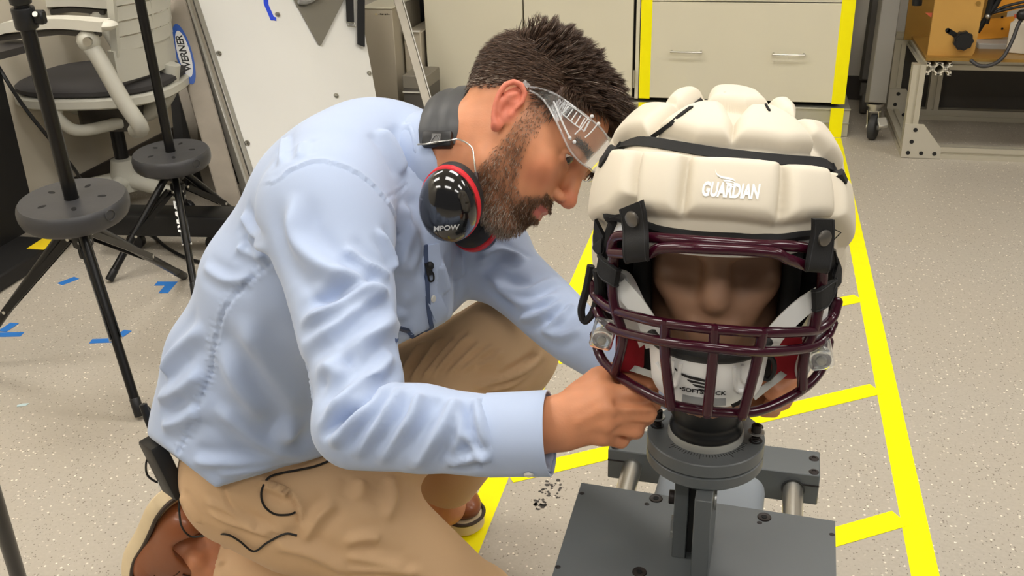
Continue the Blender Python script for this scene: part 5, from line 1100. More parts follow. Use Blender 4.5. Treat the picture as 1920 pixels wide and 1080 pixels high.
pocket = c1((800, 545), (900, 570), (1000, 600), (1060, 660), (1085, 740), (1090, 880)); seam2 = c1((655, 590), (690, 680), (760, 760), (850, 815), (1000, 870))
trou.crease([(pocket, .0075, .0050, 'step'), (seam2, .0050, .0026, 'seam'), (c1((1060, 660), (1110, 760), (1110, 880)), .0030, .0010, 'seam'), (c1((1080, 885), (1200, 980), (1380, 1075)), .003, .0012, 'seam')])
troum = M('khaki trouser cloth', (206, 171, 132), .8, noise=(4, .03), bump=(1100, .16, .0004), sheen=.1)
# ---- the body: head, neck, hands and ankle with a slim core hidden inside the clothes, one continuous mesh
P, _ = head_shape(HT, HB, man=True)
for s in (-1, 1):                                                # ears
    def e_(x, z, o=0): ca, sa = math.cos(.22), math.sin(.22); X, Z = x*ca-z*sa, x*sa+z*ca; return hd((-.010+X, s*(.0755+o-.30*(X-.012)), .004+Z))
    P += [(el(e_(0, .004, .003), (.016, .0045, .027), HB@rotm('Y', -12)@rotm('Z', s*-17)), '+', .006)]
    hx = [(.010, .004), (.013, .016), (.010, .027), (.001, .033), (-.009, .031), (-.0155, .022), (-.0165, .008), (-.0135, -.007), (-.008, -.019), (-.001, -.027)]
    P += [(chain([e_(x, z, .0085) for x, z in hx], [.0022, .0032, .0036, .0038, .0039, .0039, .0037, .0034, .0036, .0050]), '+', .003), (chain([e_(x, z, .0060) for x, z in ((.001, .021), (-.006, .012), (-.0085, .001), (-.005, -.010))], [.0028, .0036, .0036, .003]), '+', .003),
          (el(e_(.0005, -.027, .005), (.0075, .0040, .0085), HB), '+', .004), (el(e_(.0025, -.002, .0095), (.0068, .0045, .0095), HB), '-', .003), (el(e_(.0085, -.004, .006), (.0034, .0034, .0055), HB), '+', .003)]
P += [(chain([hd((-.020, 0, -.015)), hd((-.046, 0, -.075)), nb], [.059, .054, .046]), '+', .025), (rc(hd((.030, 0, -.080)), hd((-.035, 0, -.11)), .030, .040), '+', .03), (chain([nb, SP[3], SP[2], SP[1], SP[0]-TF[0][:, 2]*.03], [.05, .06, .05, .05, .06]), '+', .03)]
def finger(pts, r0, r1, k=.006): return (chain(pts, list(np.linspace(r0, r1, len(pts)))), '+', k)
WR = A(985, 804, 1.068)
P += [(chain([nb, SHR-TF[3][:, 2]*.02, ARMR[1], ARMR[3], WR], [.045, .04, .034, .032, .028]), '+', .02)]
P += [(ec(A(985, 802, 1.068), A(1050, 795, 1.060), .0300, .0290, .78, FF), '+', .01)]
HM = [A(1132, 741, 1.040), A(1139, 767, 1.031), A(1139, 792, 1.034), A(1130, 815, 1.046)]
for i, m_ in enumerate(HM): P += [(rc(A(1052, 776+10*i, 1.058), m_+FF*.006, .0185, .0128-.0006*i), '+', .010), (el(m_, (.0105, .0105, .0105)), '+', .008)]
P += [finger([HM[0]+FF*.004, A(1196, 739, 1.040), A(1222, 747, 1.056), A(1226, 758, 1.068)], .0112, .0082), finger([HM[1]+FF*.004, A(1214, 774, 1.036), A(1212, 782, 1.062), A(1186, 782, 1.070)], .0112, .0085),
      finger([HM[2]+FF*.004, A(1190, 804, 1.046), A(1192, 808, 1.072), A(1166, 803, 1.080)], .0108, .0085), finger([HM[3]+FF*.004, A(1164, 826, 1.062), A(1166, 824, 1.082), A(1146, 816, 1.088)], .0096, .0075),
      finger([A(1060, 768, 1.075), A(1122, 712, 1.078), A(1172, 694, 1.074), A(1214, 712, 1.070), A(1224, 722, 1.069)], .0165, .0078, .010), (rc(A(1090, 745, 1.065), A(1128, 722, 1.062), .015, .013), '+', .012)]
for a_, b_ in ((0, 1), (1, 2), (2, 3)): P += [(rc((HM[a_]+HM[b_])/2-FF*.009+RR*.010, (HM[a_]+HM[b_])/2+RR*.044-FF*.004, .0022, .0034), '-', .006)]
for k, (a_, b_) in enumerate((((1075, 775, 1.030), (1125, 748, 1.026)), ((1085, 790, 1.026), (1128, 769, 1.022)), ((1080, 805, 1.034), (1128, 794, 1.028)))): P += [(rc(A(a_[0], a_[1], a_[2]+.009), A(b_[0], b_[1], b_[2]+.005), .0028, .0034), '+', .008)]
# far hand reaching round behind the chin cup
WL_ = A(1300, 728, 1.235); P += [(chain([nb, SHL, ARML[1], ARML[2], ARML[3], WL_], [.045, .04, .034, .03, .028, .026]), '+', .02), (ec(WL_, A(1365, 724, 1.205), .026, .03, .75, FF), '+', .01)]
LM_ = [A(1414, 684, 1.155), A(1422, 703, 1.152), A(1422, 725, 1.152), A(1414, 746, 1.156)]
for i, m_ in enumerate(LM_): P += [(rc(A(1356, 711+9*i, 1.200), m_, .017, .0115), '+', .01)]
P += [finger([LM_[0], A(1466, 692, 1.100), A(1482, 716, 1.085), A(1452, 738, 1.076)], .0118, .0092), finger([LM_[1], A(1474, 716, 1.114), A(1480, 738, 1.098), A(1452, 752, 1.094)], .0108, .0085), finger([LM_[2], A(1466, 738, 1.120), A(1470, 754, 1.106), A(1444, 762, 1.1)], .0102, .008), finger([LM_[3], A(1446, 762, 1.130), A(1450, 770, 1.115), A(1432, 770, 1.11)], .009, .0075),
      finger([A(1378, 696, 1.175), A(1408, 690, 1.13), A(1432, 706, 1.085), A(1440, 726, 1.078)], .013, .0085, .008)]
# legs: slim core, bare ankle of the near foot
P += [(chain([SP[0]-TF[0][:, 2]*.03, HIPR, KNR+UU*.03, A(620, 1090, 1.74), ANR, A(372, 1046, 1.75), A(335, 1020, 1.745)], [.06, .06, .04, .04, .042, .041, .038]), '+', .02), (el(A(366, 1052, 1.712), (.015, .015, .017)), '+', .015), (chain([SP[0]-TF[0][:, 2]*.03, HIPL, KNL, A(900, 790, 1.76), ANL, A(835, 948, 1.97)], [.06, .05, .05, .045, .04, .04]), '+', .02)]
pts_ = np.array([HT, SP[0], SHR, SHL, WR, HM[0], A(1228, 760, 1.05), A(1495, 720, 1.1), KNR, KNL, ANR, ANL, A(330, 1046, 1.775), hd((.13, 0, 0)), hd((0, 0, .14))]); lo, hi = pts_.min(0)-.09, pts_.max(0)+.09; lo[2] = 0
v, f = solid(P, lo, hi, .0021, smooth=2)
# colour: skin tones, lips, scalp and beard shadow
Lc = (v-HT)@HB; X, Y, Z = Lc[:, 0], Lc[:, 1], Lc[:, 2]; Ya = np.abs(Y); hm_ = np.linalg.norm(Lc, axis=1) < .24
def sm(x, a, b): t = np.clip((x-a)/(b-a), 0, 1); return t*t*(3-2*t)
nz = .5+.25*np.sin(Lc@np.array((310., 140., 220.)))+.25*np.sin(Lc@np.array((-170., 260., 330.))+2)
col = np.tile(np.array(lin((202, 137, 99))), (len(v), 1))
def mixto(w_, rgb): global col; w_ = np.clip(w_, 0, 1)[:, None]; col = col*(1-w_)+np.array(lin(rgb))*w_
ear = hm_*sm(Ya, .078, .084)*(1-sm(np.abs(X+.01), .028, .034))*(1-sm(np.abs(Z-.004), .036, .042)); mixto(ear*.75, (214, 118, 98))
mixto(hm_*(1-sm(np.linalg.norm(Lc-np.array((.115, 0, -.022)), axis=1), .010, .024))*.45, (206, 112, 88))
mixto(hm_*(1-sm(np.linalg.norm(np.stack([X-.072, Ya-.048, Z+.022], 1), axis=1), .012, .034))*.35, (208, 122, 92))
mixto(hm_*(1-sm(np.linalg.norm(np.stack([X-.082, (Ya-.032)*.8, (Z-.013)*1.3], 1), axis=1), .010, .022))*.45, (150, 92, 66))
lip = hm_*(X > .082)*(1-sm(np.abs(Z+.0575), .008, .0105))*(1-sm(Ya, .019, .024)); mixto(lip*.9, (176, 96, 88))
def hairline(X, Ya):                                             # height of the scalp's lower edge, front to back
    return np.interp(X, [-.12, -.088, -.068, -.05, -.03, -.018, 0, .012, .036, .042, .052, .0587, .0726, .08, .09], [-.030, -.004, .002, .013, .034, .042, .040, .034, .036, .046, .066, .076, .088, .095, .10])
hz = hairline(X, Ya); hair_w = hm_*sm(Z-hz, -.004, .010)*(1-ear)*np.where((X < -.02) & (Z < -.01), 1-sm(Ya, .045, .062)*.6, 1)
mixto(hair_w*.88, (66, 52, 44))
def beard_w(X, Ya, Z):
    xf = np.interp(Z, [-.070, -.0615, -.057, -.04, -.0217, -.0014, .022, .045], [.14, .079, .062, .052, .045, .040, .035, .034]); xb = np.interp(Z, [-.10, -.078, -.053, -.0275, -.005, .03], [.008, .0135, .0125, .0120, .0100, .004])
    b = sm(xf-X, -.003, .008)*sm(X-xb, -.003, .005)*(1-sm(Z, .030, .045))*sm(Ya+np.maximum(-Z-.055, 0)*9, .030, .045)
    mo = sm(X, .084, .092)*(1-sm(np.abs(Z+.0425), .0055, .0095))*(1-sm(Ya, .026, .032)); cor = (1-sm(np.hypot((Ya-.029)/1, (Z+.058)*.6), .006, .011))*sm(X, .066, .076)
    soul = sm(X, .084, .092)*(1-sm(np.abs(Z+.078), .007, .011))*(1-sm(Ya, .010, .018))
    b = np.maximum(np.maximum(b, mo), np.maximum(cor, soul)); return b*(1-sm(-Z, .112, .125))
bw = hm_*beard_w(X, Ya, Z)*(1-lip)*(1-ear); mixto(bw*.5, (140, 100, 76)); dk = hm_*np.clip(sm(X, .070, .082)*(1-sm(Ya, .030, .040)), 0, 1)*bw*(1-sm(-Z, .082, .094)); mixto(dk*.40, (92, 62, 46))
brow = hm_*(1-sm(np.abs(Z-(.0385-.10*np.maximum(Ya-.034, 0)+.10*(np.minimum(Ya, .034)-.012))), .0035, .006))*sm(Ya, .010, .016)*(1-sm(Ya, .050, .056))*(X > .05); mixto(brow*.4, (92, 66, 50))
col *= (1+.07*(nz-.5))[:, None]
mole = [(.045, -.066, -.045), (.062, -.058, -.012), (-.03, -.060, -.045), (-.024, -.061, -.050), (.06, -.055, -.030)]
for c in mole: mixto(hm_*(1-sm(np.linalg.norm(Lc-np.array(c), axis=1), .0010, .0024))*.45, (120, 72, 50))
skinm = M('skin', (202, 137, 99), .48, attr='Col', sss=.12, bump=(420, .22, .0008))
person = put('person', v, f, skinm, angle=0, loc=(KNR[0], KNR[1], 0), cols=col)
tag(person, 'bearded man in light blue shirt and khakis kneeling beside the helmet', 'person')
skin = (v, f)
# eyes
for s in (-1, 1):
    c = hd((.0745, s*.0328, .0172)); g = nrm(A(1285, 690, 1.10)-c); ey = MB().ball(c, .0131, 20, frame(g)).build('eye', M('eye white', (214, 200, 190), .2, coat=.6), person)
    m = MB(); m.lathe([(0, .0129), (.0026, .0128), (.0066, .0116), (.0068, .0110)], c+g*.0006, g, 20); ir = m.build('iris', M('brown iris', (58, 38, 26), .2, coat=.6), ey)
    m = MB(); m.lathe([(0, .0132), (.0024, .0130), (.0025, .0126)], c+g*.0006, g, 14); m.build('pupil', M('pupil', (6, 5, 5), .2), ir) if 0 else m.build('pupil', M('pupil', (6, 5, 5), .2), ey)
# ---- hair, beard and brows as tapering strands
hbv = BVHTree.FromPolygons(v.tolist(), f.tolist())
fc = v[f].mean(1); fnn = np.cross(v[f[:, 2]]-v[f[:, 0]], v[f[:, 3]]-v[f[:, 1]]); fa = np.linalg.norm(fnn, axis=1); fnn /= fa[:, None]+1e-12
fw_hair = hair_w[f].mean(1); fw_b = bw[f].mean(1); fw_br = brow[f].mean(1)
def strands(name, weight, n, direct, length, r, mat, par, segs=4, gray=None, clump=0):
    p = weight*fa; p = p/p.sum(); k = rng.choice(len(f), n, p=p); P0 = fc[k]+rng.normal(0, .0006, (n, 3)); N = fnn[k]; l = (P0-HT)@HB
    D = direct(l, N@HB, n)@HB.T; Ln = length(l, n); pts = [P0-N*.001]; cur = P0.copy(); d = nrm_rows(N*.55+D*.6)
    if clump:
        cen = rng.choice(n, max(1, n//clump)); 
    for i in range(segs):
        cur = cur+d*(Ln/segs)[:, None]; pts.append(cur.copy()); d = nrm_rows(d+D*.55+rng.normal(0, .10, (n, 3)))
    if clump:                                                    # tips drawn together into locks
        from mathutils.kdtree import KDTree
        kd = KDTree(len(cen)); [kd.insert(P0[c], i) for i, c in enumerate(cen)]; kd.balance(); own = np.array([cen[kd.find(q)[1]] for q in P0])
        for i in range(1, segs+1): t = (i/segs)**1.2*.75; pts[i] = pts[i]*(1-t)+(pts[i][own]+(P0-P0[own])*.25)*t
    pts = np.stack(pts, 1); T = nrm_rows((pts[:, -1]-pts[:, 0])); U = nrm_rows(np.cross(T, rng.normal(0, 1, (n, 3)))); V = np.cross(T, U); ring = []
    for i in range(segs):
        rr = r*(1-i/segs*.55)
        for q in range(3): ring.append(pts[:, i]+(U*math.cos(q*2.094)+V*math.sin(q*2.094))*rr)
    ring.append(pts[:, segs]); vs = np.stack(ring, 1); m = vs.shape[1]; F_ = []
    for i in range(segs-1):
        for q in range(3): F_.append((i*3+q, i*3+(q+1) % 3, i*3+3+(q+1) % 3, i*3+3+q))
    last = (segs-1)*3; F3 = [(last+q, last+(q+1) % 3, m-1) for q in range(3)]; off = (np.arange(n)*m)[:, None, None]
    fs = (np.array(F_)[None]+off).reshape(-1, 4).tolist()+(np.array(F3)[None]+off).reshape(-1, 3).tolist()
    cl = None
    if gray is not None: cl = np.repeat(gray(l, n), m, 0)
    o = put(name, vs.reshape(-1, 3), fs, mat, par, angle=0, cols=cl); return o
def nrm_rows(a): return a/(np.linalg.norm(a, axis=1)[:, None]+1e-12)
hairm = M('hair', (58, 44, 37), .42, attr='Col', spec=.4)
def tone(c0, c1, gfun, dfun=None):
    def g(l, n):
        t = rng.random((n, 1)); c = (np.array(lin(c0))*(1-t)+np.array(lin(c1))*t)*(1 if dfun is None else dfun(l)[:, None]); w_ = (rng.random(n) < gfun(l))[:, None]; return np.where(w_, np.array(lin((176, 160, 144)))*(.7+.4*rng.random((n, 1))), c)
    return g
top_w = fw_hair*sm((fc-HT)@HB[:, 2], .070, .092)*sm((fc-HT)@HB[:, 0], -.085, -.05); side_w = fw_hair*(1-.85*sm((fc-HT)@HB[:, 2], .085, .105))
def dir_top(l, N, n):
    x = l[:, 0]; d = np.stack([np.interp(x, [-.08, -.02, .03, .08], [-.25, .25, .75, 1.0]), -.12+.25*l[:, 1]/.06+rng.normal(0, .16, n), np.interp(x, [-.08, -.02, .04, .085], [.30, .42, .22, -.05])+rng.normal(0, .12, n)], 1); return nrm_rows(d)
def dir_side(l, N, n):
    x, z = l[:, 0], l[:, 2]; d = np.stack([np.where(x > .02, .25, -.62)+rng.normal(0, .1, n), rng.normal(0, .06, n), np.where(x > .02, -.75, -.6)+rng.normal(0, .1, n)], 1); d -= N*(d*N).sum(1)[:, None]*.9; return nrm_rows(d)
strands('hair', top_w, 9000, dir_top, lambda l, n: (.034+.012*sm(l[:, 0], .0, .08))*(.75+.5*rng.random(n))*np.interp(l[:, 2], [.07, .10], [.55, 1]), .00062, hairm, person, 5, tone((46, 35, 29), (96, 74, 60), lambda l: 0*l[:, 0]+.015), clump=22)['kind'] = 'stuff'
strands('side_hair', side_w, 10000, dir_side, lambda l, n: np.interp(l[:, 2], [-.03, .03, .085], [.006, .010, .022])*(.7+.6*rng.random(n)), .00052, hairm, person, 3, tone((58, 44, 36), (112, 88, 72), lambda l: np.interp(l[:, 2], [-.01, .05], [.30, .02])))['kind'] = 'stuff'
def dir_beard(l, N, n):
    d = np.stack([.35+rng.normal(0, .25, n), rng.normal(0, .2, n)+np.sign(l[:, 1])*.1, -.75+rng.normal(0, .2, n)], 1); d -= N*(d*N).sum(1)[:, None]*.5; return nrm_rows(d)
strands('beard', np.where(fw_b > .12, fw_b*(.6+1.1*dk[f].mean(1)), 0), 8000, dir_beard, lambda l, n: np.interp(l[:, 2], [-.115, -.085, -.05, 0], [.012, .009, .0055, .0045])*(.6+.7*rng.random(n)), .00040, hairm, person, 3, tone((92, 66, 50), (150, 112, 84), lambda l: np.interp(l[:, 2], [-.11, -.085, -.07, -.03], [.75, .45, .15, .35])*np.where((l[:, 0] > .075) & (l[:, 2] > -.085), .2, 1), lambda l: 1-.26*sm(l[:, 0], .068, .082)*(1-sm(-l[:, 2], .082, .096))))['kind'] = 'stuff'
def dir_brow(l, N, n): d = np.stack([-.1+0*l[:, 0], np.sign(l[:, 1])*.9, .15-.3*(np.abs(l[:, 1])-.03)/.02+rng.normal(0, .15, n)], 1); d -= N*(d*N).sum(1)[:, None]*.8; return nrm_rows(d)
strands('eyebrow', np.where(fw_br > .2, fw_br, 0), 520, dir_brow, lambda l, n: .007+.004*rng.random(n), .00036, hairm, person, 3, tone((40, 28, 22), (70, 50, 38), lambda l: 0*l[:, 0]))['kind'] = 'stuff'
# ---- clothes onto the body
so = put('shirt', shirt.v, shirt.f, shirtm, person, angle=0); to = put('trousers', trou.v, trou.f, troum, person, angle=0)
# ---- shirt details
def ribbon(sk, path, wd, th, name, mt, par, off=.0, k=6):
    q = sk.path(path, off, k); nn = []
    for p in q:
        r = sk.bv.find_nearest(Vector(p)); n = np.array(r[1]); nn.append(n if n@(np.array(r[0])-CAM) < 0 else -n)
    for _ in range(4): nn = [nrm(nn[max(i-1, 0)]+nn[i]*2+nn[min(i+1, len(nn)-1)]) for i in range(len(nn))]
    m = MB(); m.tube(q, 0, flat=(wd, th), up=nn); return m.build(name, mt, par, angle=60)
cq = cuff_d; m = MB(); R_ = frame(cq); pr = [(.0435, -.066), (.0448, -.0655), (.0452, -.02), (.0456, -.001), (.0450, .0006), (.0430, .0004), (.0425, -.012)]
m.lathe(pr, cuff_o, cq, 48); cf_ = m.build('cuff', shirtm, so)
v_ = np.array([q.co[:] for q in cf_.data.vertices]); 
c = cuff_o-cq*.02+nrm(FF*-.55+UU*-.83-cq*((FF*-.55+UU*-.83)@cq))*.0458; MB().lathe([(0, .0024), (.004, .0022), (.0052, .001), (.0052, 0)], c, c-cuff_o+cq*.02, 16).build('button', M('pearl button', (214, 214, 208), .3, coat=.3), cf_)
ribbon(shirt, c4((308, 60), (316, 200), (322, 380), (338, 520), (330, 568), (250, 606), (130, 628)), .006, .004, 'front_edge_shade', M('shirt edge shade', (70, 84, 116), .8), so, .0004)  # dark ribbon that paints the shadow along the shirt's front edge and hem
ribbon(shirt, c4((336, 60), (352, 230), (366, 400), (376, 540)), .026, .0022, 'placket', shirtm, so, .0006)
for px, py in ((806, 560),): c, n = shirt.hit(px+4, py, .002); MB().lathe([(0, .0022), (.004, .002), (.0052, .0008), (.0052, 0)], c, n, 16).build('button', M('pearl button', (214, 214, 208), .3, coat=.3), so)
# collar stand and fall round the neck
na = nrm(hd((-.046, 0, -.075))-nb); nc = nb+na*.050; fx = nrm(HB[:, 0]-na*(HB[:, 0]@na)); R_ = np.stack([fx, np.cross(na, fx), na], 1)
m = MB(); n_ = 40; rings = []
for r_, z_ in ((.058, -.03), (.0575, .004), (.0575, .016), (.0590, .019), (.0622, .016), (.0665, -.002), (.0740, -.030), (.0725, -.032)): rings.append([nc+R_@np.array((r_*1.04*math.cos(t), r_*math.sin(t), z_-.014*max(0, math.cos(t)))) for t in np.linspace(.16, 2*math.pi-.16, n_)])
vv_ = np.vstack(rings); m.add(vv_, [[i*n_+k, i*n_+k+1, (i+1)*n_+k+1, (i+1)*n_+k] for i in range(len(rings)-1) for k in range(n_-1)]); m.build('collar', shirtm, so, angle=50)
belt = M('brown leather belt', (96, 50, 34), .45)
bc = wc-wn*.012; th_ = np.linspace(0, 2*math.pi, 40)[:-1]; ring = []
tbv = trou.bv
for t in th_:
    d = TF[0][:, 0]*math.cos(t)+TF[0][:, 1]*math.sin(t); o = SP[0]-TF[0][:, 2]*((SP[0]-bc)@wn); r = tbv.ray_cast(Vector(o+d*.4), Vector(-d)); ring.append((np.array(r[0]) if r[0] else o+d*.15)+d*.002)
ring = np.array(ring); ups = np.array([TF[0][:, 0]*math.cos(t)+TF[0][:, 1]*math.sin(t) for t in th_]); ok = proj(ring)[:, 0] < 392; st_ = int(np.argmax(ok & ~np.roll(ok, 1))); o_ = [(st_+i) % len(ring) for i in range(len(ring)) if ok[(st_+i) % len(ring)]]
m = MB(); m.tube(ring[o_], 0, flat=(.030, .004), up=list(ups[o_])); m.build('belt', belt, person)
# ---- shoes
lea = M('tan leather', (134, 77, 44), .36, noise=(9, .10), coat=.15, bump=(90, .08, .001)); sole_m = M('cream crepe sole', (224, 204, 166), .7, noise=(16, .08)); welt_m = M('dark welt', (66, 54, 44), .7)
def shoe(heel, toe, up, L, name, bend=0):                          # heel and toe points at sole level, up towards the ankle; bend lifts the toes at the ball
    def flex(v):
        if not bend: return v
        l = (np.asarray(v)-O)@R; xb, al = .150*k, .085*k; zc = al/bend; t = np.clip((l[:, 0]-xb)/al, 0, 1); a = t*bend; e = np.maximum(l[:, 0]-xb-al, 0); h = np.minimum(l[:, 2], zc*.8)
        q = l.copy(); m = l[:, 0] > xb; q[m, 0] = (xb+(zc-h)*np.sin(a)+e*np.cos(a))[m]; q[m, 2] = (zc-(zc-h)*np.cos(a)+e*np.sin(a))[m]; return O+q@R.T
    def fl(m): m.v = [flex(np.vstack(m.v))]; return m
    x = nrm(toe-heel); z = nrm(up-x*(up@x)); y = np.cross(z, x); R = np.stack([x, y, z], 1); O = heel
    def w_(p): return O+R@(np.asarray(p, float)*L/.29)
    k = L/.29; P = [(el(w_((.045, 0, .045)), np.array((.042, .034, .045))*k, R), '+', 0), (el(w_((.12, 0, .040)), np.array((.08, .038, .042))*k, R), '+', .03*k), (el(w_((.21, .004, .030)), np.array((.076, .046, .032))*k, R), '+', .04*k), (el(w_((.10, 0, .072)), np.array((.055, .030, .04))*k, R), '+', .03*k),
         ((lambda Q: (-((Q-O)@z)+.012*k).astype(np.float32)), '&', .003), (rc(w_((.052, 0, .115)), w_((.060, 0, .055)), .037*k, .030*k), '-', .006)]
    lo_, hi_ = np.min([w_((a, b, c)) for a in (-.02, .31) for b in (-.06, .06) for c in (-.01, .13)], 0), np.max([w_((a, b, c)) for a in (-.02, .31) for b in (-.06, .06) for c in (-.01, .13)], 0)
    v, f = solid(P, lo_, hi_, .0030); o = put(name, flex(v), f, lea, person, angle=0)
    prof = [(-.006, 0), (.0, .026), (.03, .038), (.07, .036), (.12, .036), (.17, .044), (.215, .049), (.26, .043), (.283, .026), (.291, .004), (.288, -.02), (.268, -.038), (.225, -.044), (.17, -.037), (.12, -.031), (.07, -.034), (.03, -.037), (.002, -.026)]
    pl = spline([(a, b, 0) for a, b in prof], 4, closed=True)[:, :2]*k
    m = MB(); rings = [(.96, -.014), (1.0, -.011), (1.0, .010), (.97, .013)]; cc = pl.mean(0); n = len(pl); vs = []
    for s_, h in rings: vs += [(cc[0]+(p[0]-cc[0])*s_, cc[1]+(p[1]-cc[1])*s_, h*k) for p in pl]
    m.add(O+np.array(vs)@R.T, [list(range(n))[::-1], list(range(3*n, 4*n))]+[[r*n+i, r*n+(i+1) % n, (r+1)*n+(i+1) % n, (r+1)*n+i] for r in range(3) for i in range(n)]); fl(m).build('sole', sole_m, o)
    m = MB(); m.tube([O+R@np.array((cc[0]+(p[0]-cc[0])*1.0, cc[1]+(p[1]-cc[1])*1.0, .0145*k)) for p in pl], .0038*k, 6, closed=True); fl(m).build('welt', welt_m, o)
    bv = BVHTree.FromPolygons(v.tolist(), f.tolist())
    def on(a, b, off=.0006): r = bv.ray_cast(Vector(w_((a, b, .2))), Vector(-z)); return (np.array(r[0]) if r[0] else w_((a, b, .06)))+z*off
    m = MB()
    for i in range(4): a = .105+.018*i; m.tube([on(a+.006*math.cos(t*2), t*.022, .002) for t in np.linspace(-1, 1, 7)], .0017, 6)
    fl(m).build('laces', M('dark lace', (60, 36, 26), .7), o)
    m = MB(); m.tube([on(.176-.03*abs(t)**2, t*.036) for t in np.linspace(-1, 1, 13)], .0011, 5); m.tube([on(.098+.07*t, .026+.004*t) for t in np.linspace(0, 1, 8)], .0011, 5); m.tube([on(.098+.07*t, -.026-.004*t) for t in np.linspace(0, 1, 8)], .0011, 5)
    fl(m).build('stitching', M('stitch brown', (62, 34, 20), .7), o); return o
# near foot: toes bent on the floor, heel up, sole to the back
hp = A(327, 922, 1.69); hx = nrm(RR*-.47+UU*-.66+FF*.50); shoe(hp, hp+hx*.28, nrm(RR*.80+UU*-.45+FF*-.35), .285, 'shoe', 1.0)
tl = on_z(893, 1000); hl_ = tl-.285*nrm(tl-on_z(775, 915)); shoe(hl_+np.array((0, 0, .015)), tl+np.array((0, 0, .015)), np.array((0, 0, 1.)), .285, 'shoe')
# ------------------------------------------------------------------ things the man wears or carries
# ear defenders round the neck
cupk = M('glossy black shell', (14, 14, 16), .12, coat=.9); redr = M('red ring', (206, 30, 44), .45); foam = M('black cushion', (26, 26, 28), .6); wire = M('steel wire', (190, 190, 186), .25, 1)
E1, n1 = A(847, 381, 1.262), nrm(RR*-.24+UU*-.44+FF*-.86); E2, n2 = A(888, 408, 1.40), nrm(RR*.35+UU*-.25+FF*.9)
t = thing('ear_defenders', 'black ear defenders with red rings hanging round the man\'s neck', 'ear defenders', E1)
def earcup(E, n, upv):
    X = nrm(upv-n*(upv@n)); Y = np.cross(X, n); R = np.stack([Y, X, n], 1)
    def ring(prof, name, mt, par):
        m = MB(); s = 48; v = []; 
        for r, z in prof: v += [(r*.83*math.cos(2*math.pi*i/s), r*1.06*math.sin(2*math.pi*i/s)*(1+.04*math.sin(2*math.pi*i/s)), z) for i in range(s)]
        f = [[k*s+i, k*s+(i+1) % s, (k+1)*s+(i+1) % s, (k+1)*s+i] for k in range(len(prof)-1) for i in range(s)]+[list(range(s))[::-1], list(range((len(prof)-1)*s, len(prof)*s))]
        return m.add(E+np.array(v)@R.T, f).build(name, mt, par, angle=50)
    c = ring([(.030, -.028), (.040, -.026), (.0445, -.018), (.0455, -.006), (.044, -.001)], 'cushion', foam, t)
    ring([(.044, -.001), (.0466, .001), (.0466, .0095), (.044, .0115)], 'ring', redr, t)
    sh = ring([(.0440, .011), (.0452, .012), (.0446, .018), (.042, .026), (.036, .0335), (.027, .039), (.016, .042), (.006, .043)], 'shell', cupk, t); return sh, R
sh1, R1 = earcup(E1, n1, UU*1.0+RR*.06); sh2, R2 = earcup(E2, n2, UU)
v, f = text_mesh('MPOW', .0088, .12, .0002); v[:, 0] *= 1.15; bm_ = BVHTree.FromPolygons([(np.array(q.co)+ORG[sh1]).tolist() for q in sh1.data.vertices], [list(p.vertices) for p in sh1.data.polygons])
r_ = bm_.ray_cast(Vector(CAM), Vector(nrm(_ray(836, 428)))); c = np.array(r_[0]) if r_[0] else E1+n1*.04; MB().add(drape(v, c, nrm(CAM-c), RR+UU*.08, bm_, .0006), f).build('lettering', M('silver print', (206, 206, 204), .4), sh1, smooth=False)
bandm = M('grey rubber band', (66, 67, 69), .5); bp = [A(820, 270, 1.316), A(823, 235, 1.320), A(829, 203, 1.345), A(842, 178, 1.40), A(862, 172, 1.47), A(880, 190, 1.53), A(890, 230, 1.55)]
q = spline(bp, 8); cx = A(868, 260, 1.44); ups = [nrm(p-cx) for p in q]; m = MB(); wv = np.interp(np.linspace(0, 1, len(q)), [0, .12, .85, 1], [.048, .054, .054, .040])
def strip_solid(q, ups, wv, th, crown):
    v = []; n = len(q)
    for i in range(n):
        T = nrm(q[min(i+1, n-1)]-q[max(i-1, 0)]); u = nrm(ups[i]-T*(ups[i]@T)); s = np.cross(T, u)
        for a, b in ((-.5, -.6), (.5, -.6), (.5, .2), (.34, .8), (.16, 1.0), (.06, .72), (-.06, .72), (-.16, 1.0), (-.34, .8), (-.5, .2)): v.append(q[i]+s*a*wv[i]+u*b*th)
    k = 10; f = [[i*k+j, i*k+(j+1) % k, (i+1)*k+(j+1) % k, (i+1)*k+j] for i in range(n-1) for j in range(k)]+[list(range(k))[::-1], list(range((n-1)*k, n*k))]; return v, f
m.add(*strip_solid(q, ups, wv, .0065, 1)); m.build('headband', bandm, t)
c = A(821, 262, 1.312); d_ = nrm(bp[0]-bp[1]); u_ = nrm(bp[0]-cx); u_ = nrm(u_-d_*(u_@d_)); R_ = np.stack([np.cross(d_, u_), d_, u_], 1)
bl = MB().box(c, (.041, .022, .016), R_, bev=.004, seg=2).build('band_block', blk, t); m = MB(); s_ = R_[:, 0]
m.tube([c+u_*.0085+s_*.007+d_*.006, c+u_*.0095-d_*.003+s_*.002, c+u_*.0095-d_*.003-s_*.002, c+u_*.0085-s_*.007+d_*.006], .0011, 6); m.box(c+u_*.0078, (.012, .011, .002), R_); m.build('block_clip', M('satin grey clip', (120, 120, 120), .3, .6), bl)
m = MB(); m.tube(spline([A(783, 271, 1.302), A(800, 270, 1.300), A(822, 266, 1.296), A(846, 263, 1.298), A(862, 262, 1.292), A(884, 276, 1.285), A(889, 300, 1.28), A(893, 335, 1.275), A(897, 372, 1.27)], 5), .0012, 8); m.build('wire_arm', wire, t)
m = MB(); m.tube(spline([A(892, 325, 1.276), A(895, 355, 1.268), A(899, 385, 1.268), A(898, 402, 1.275)], 5), .0036, 8); m.build('yoke', M('red black yoke', (40, 18, 20), .5), t)
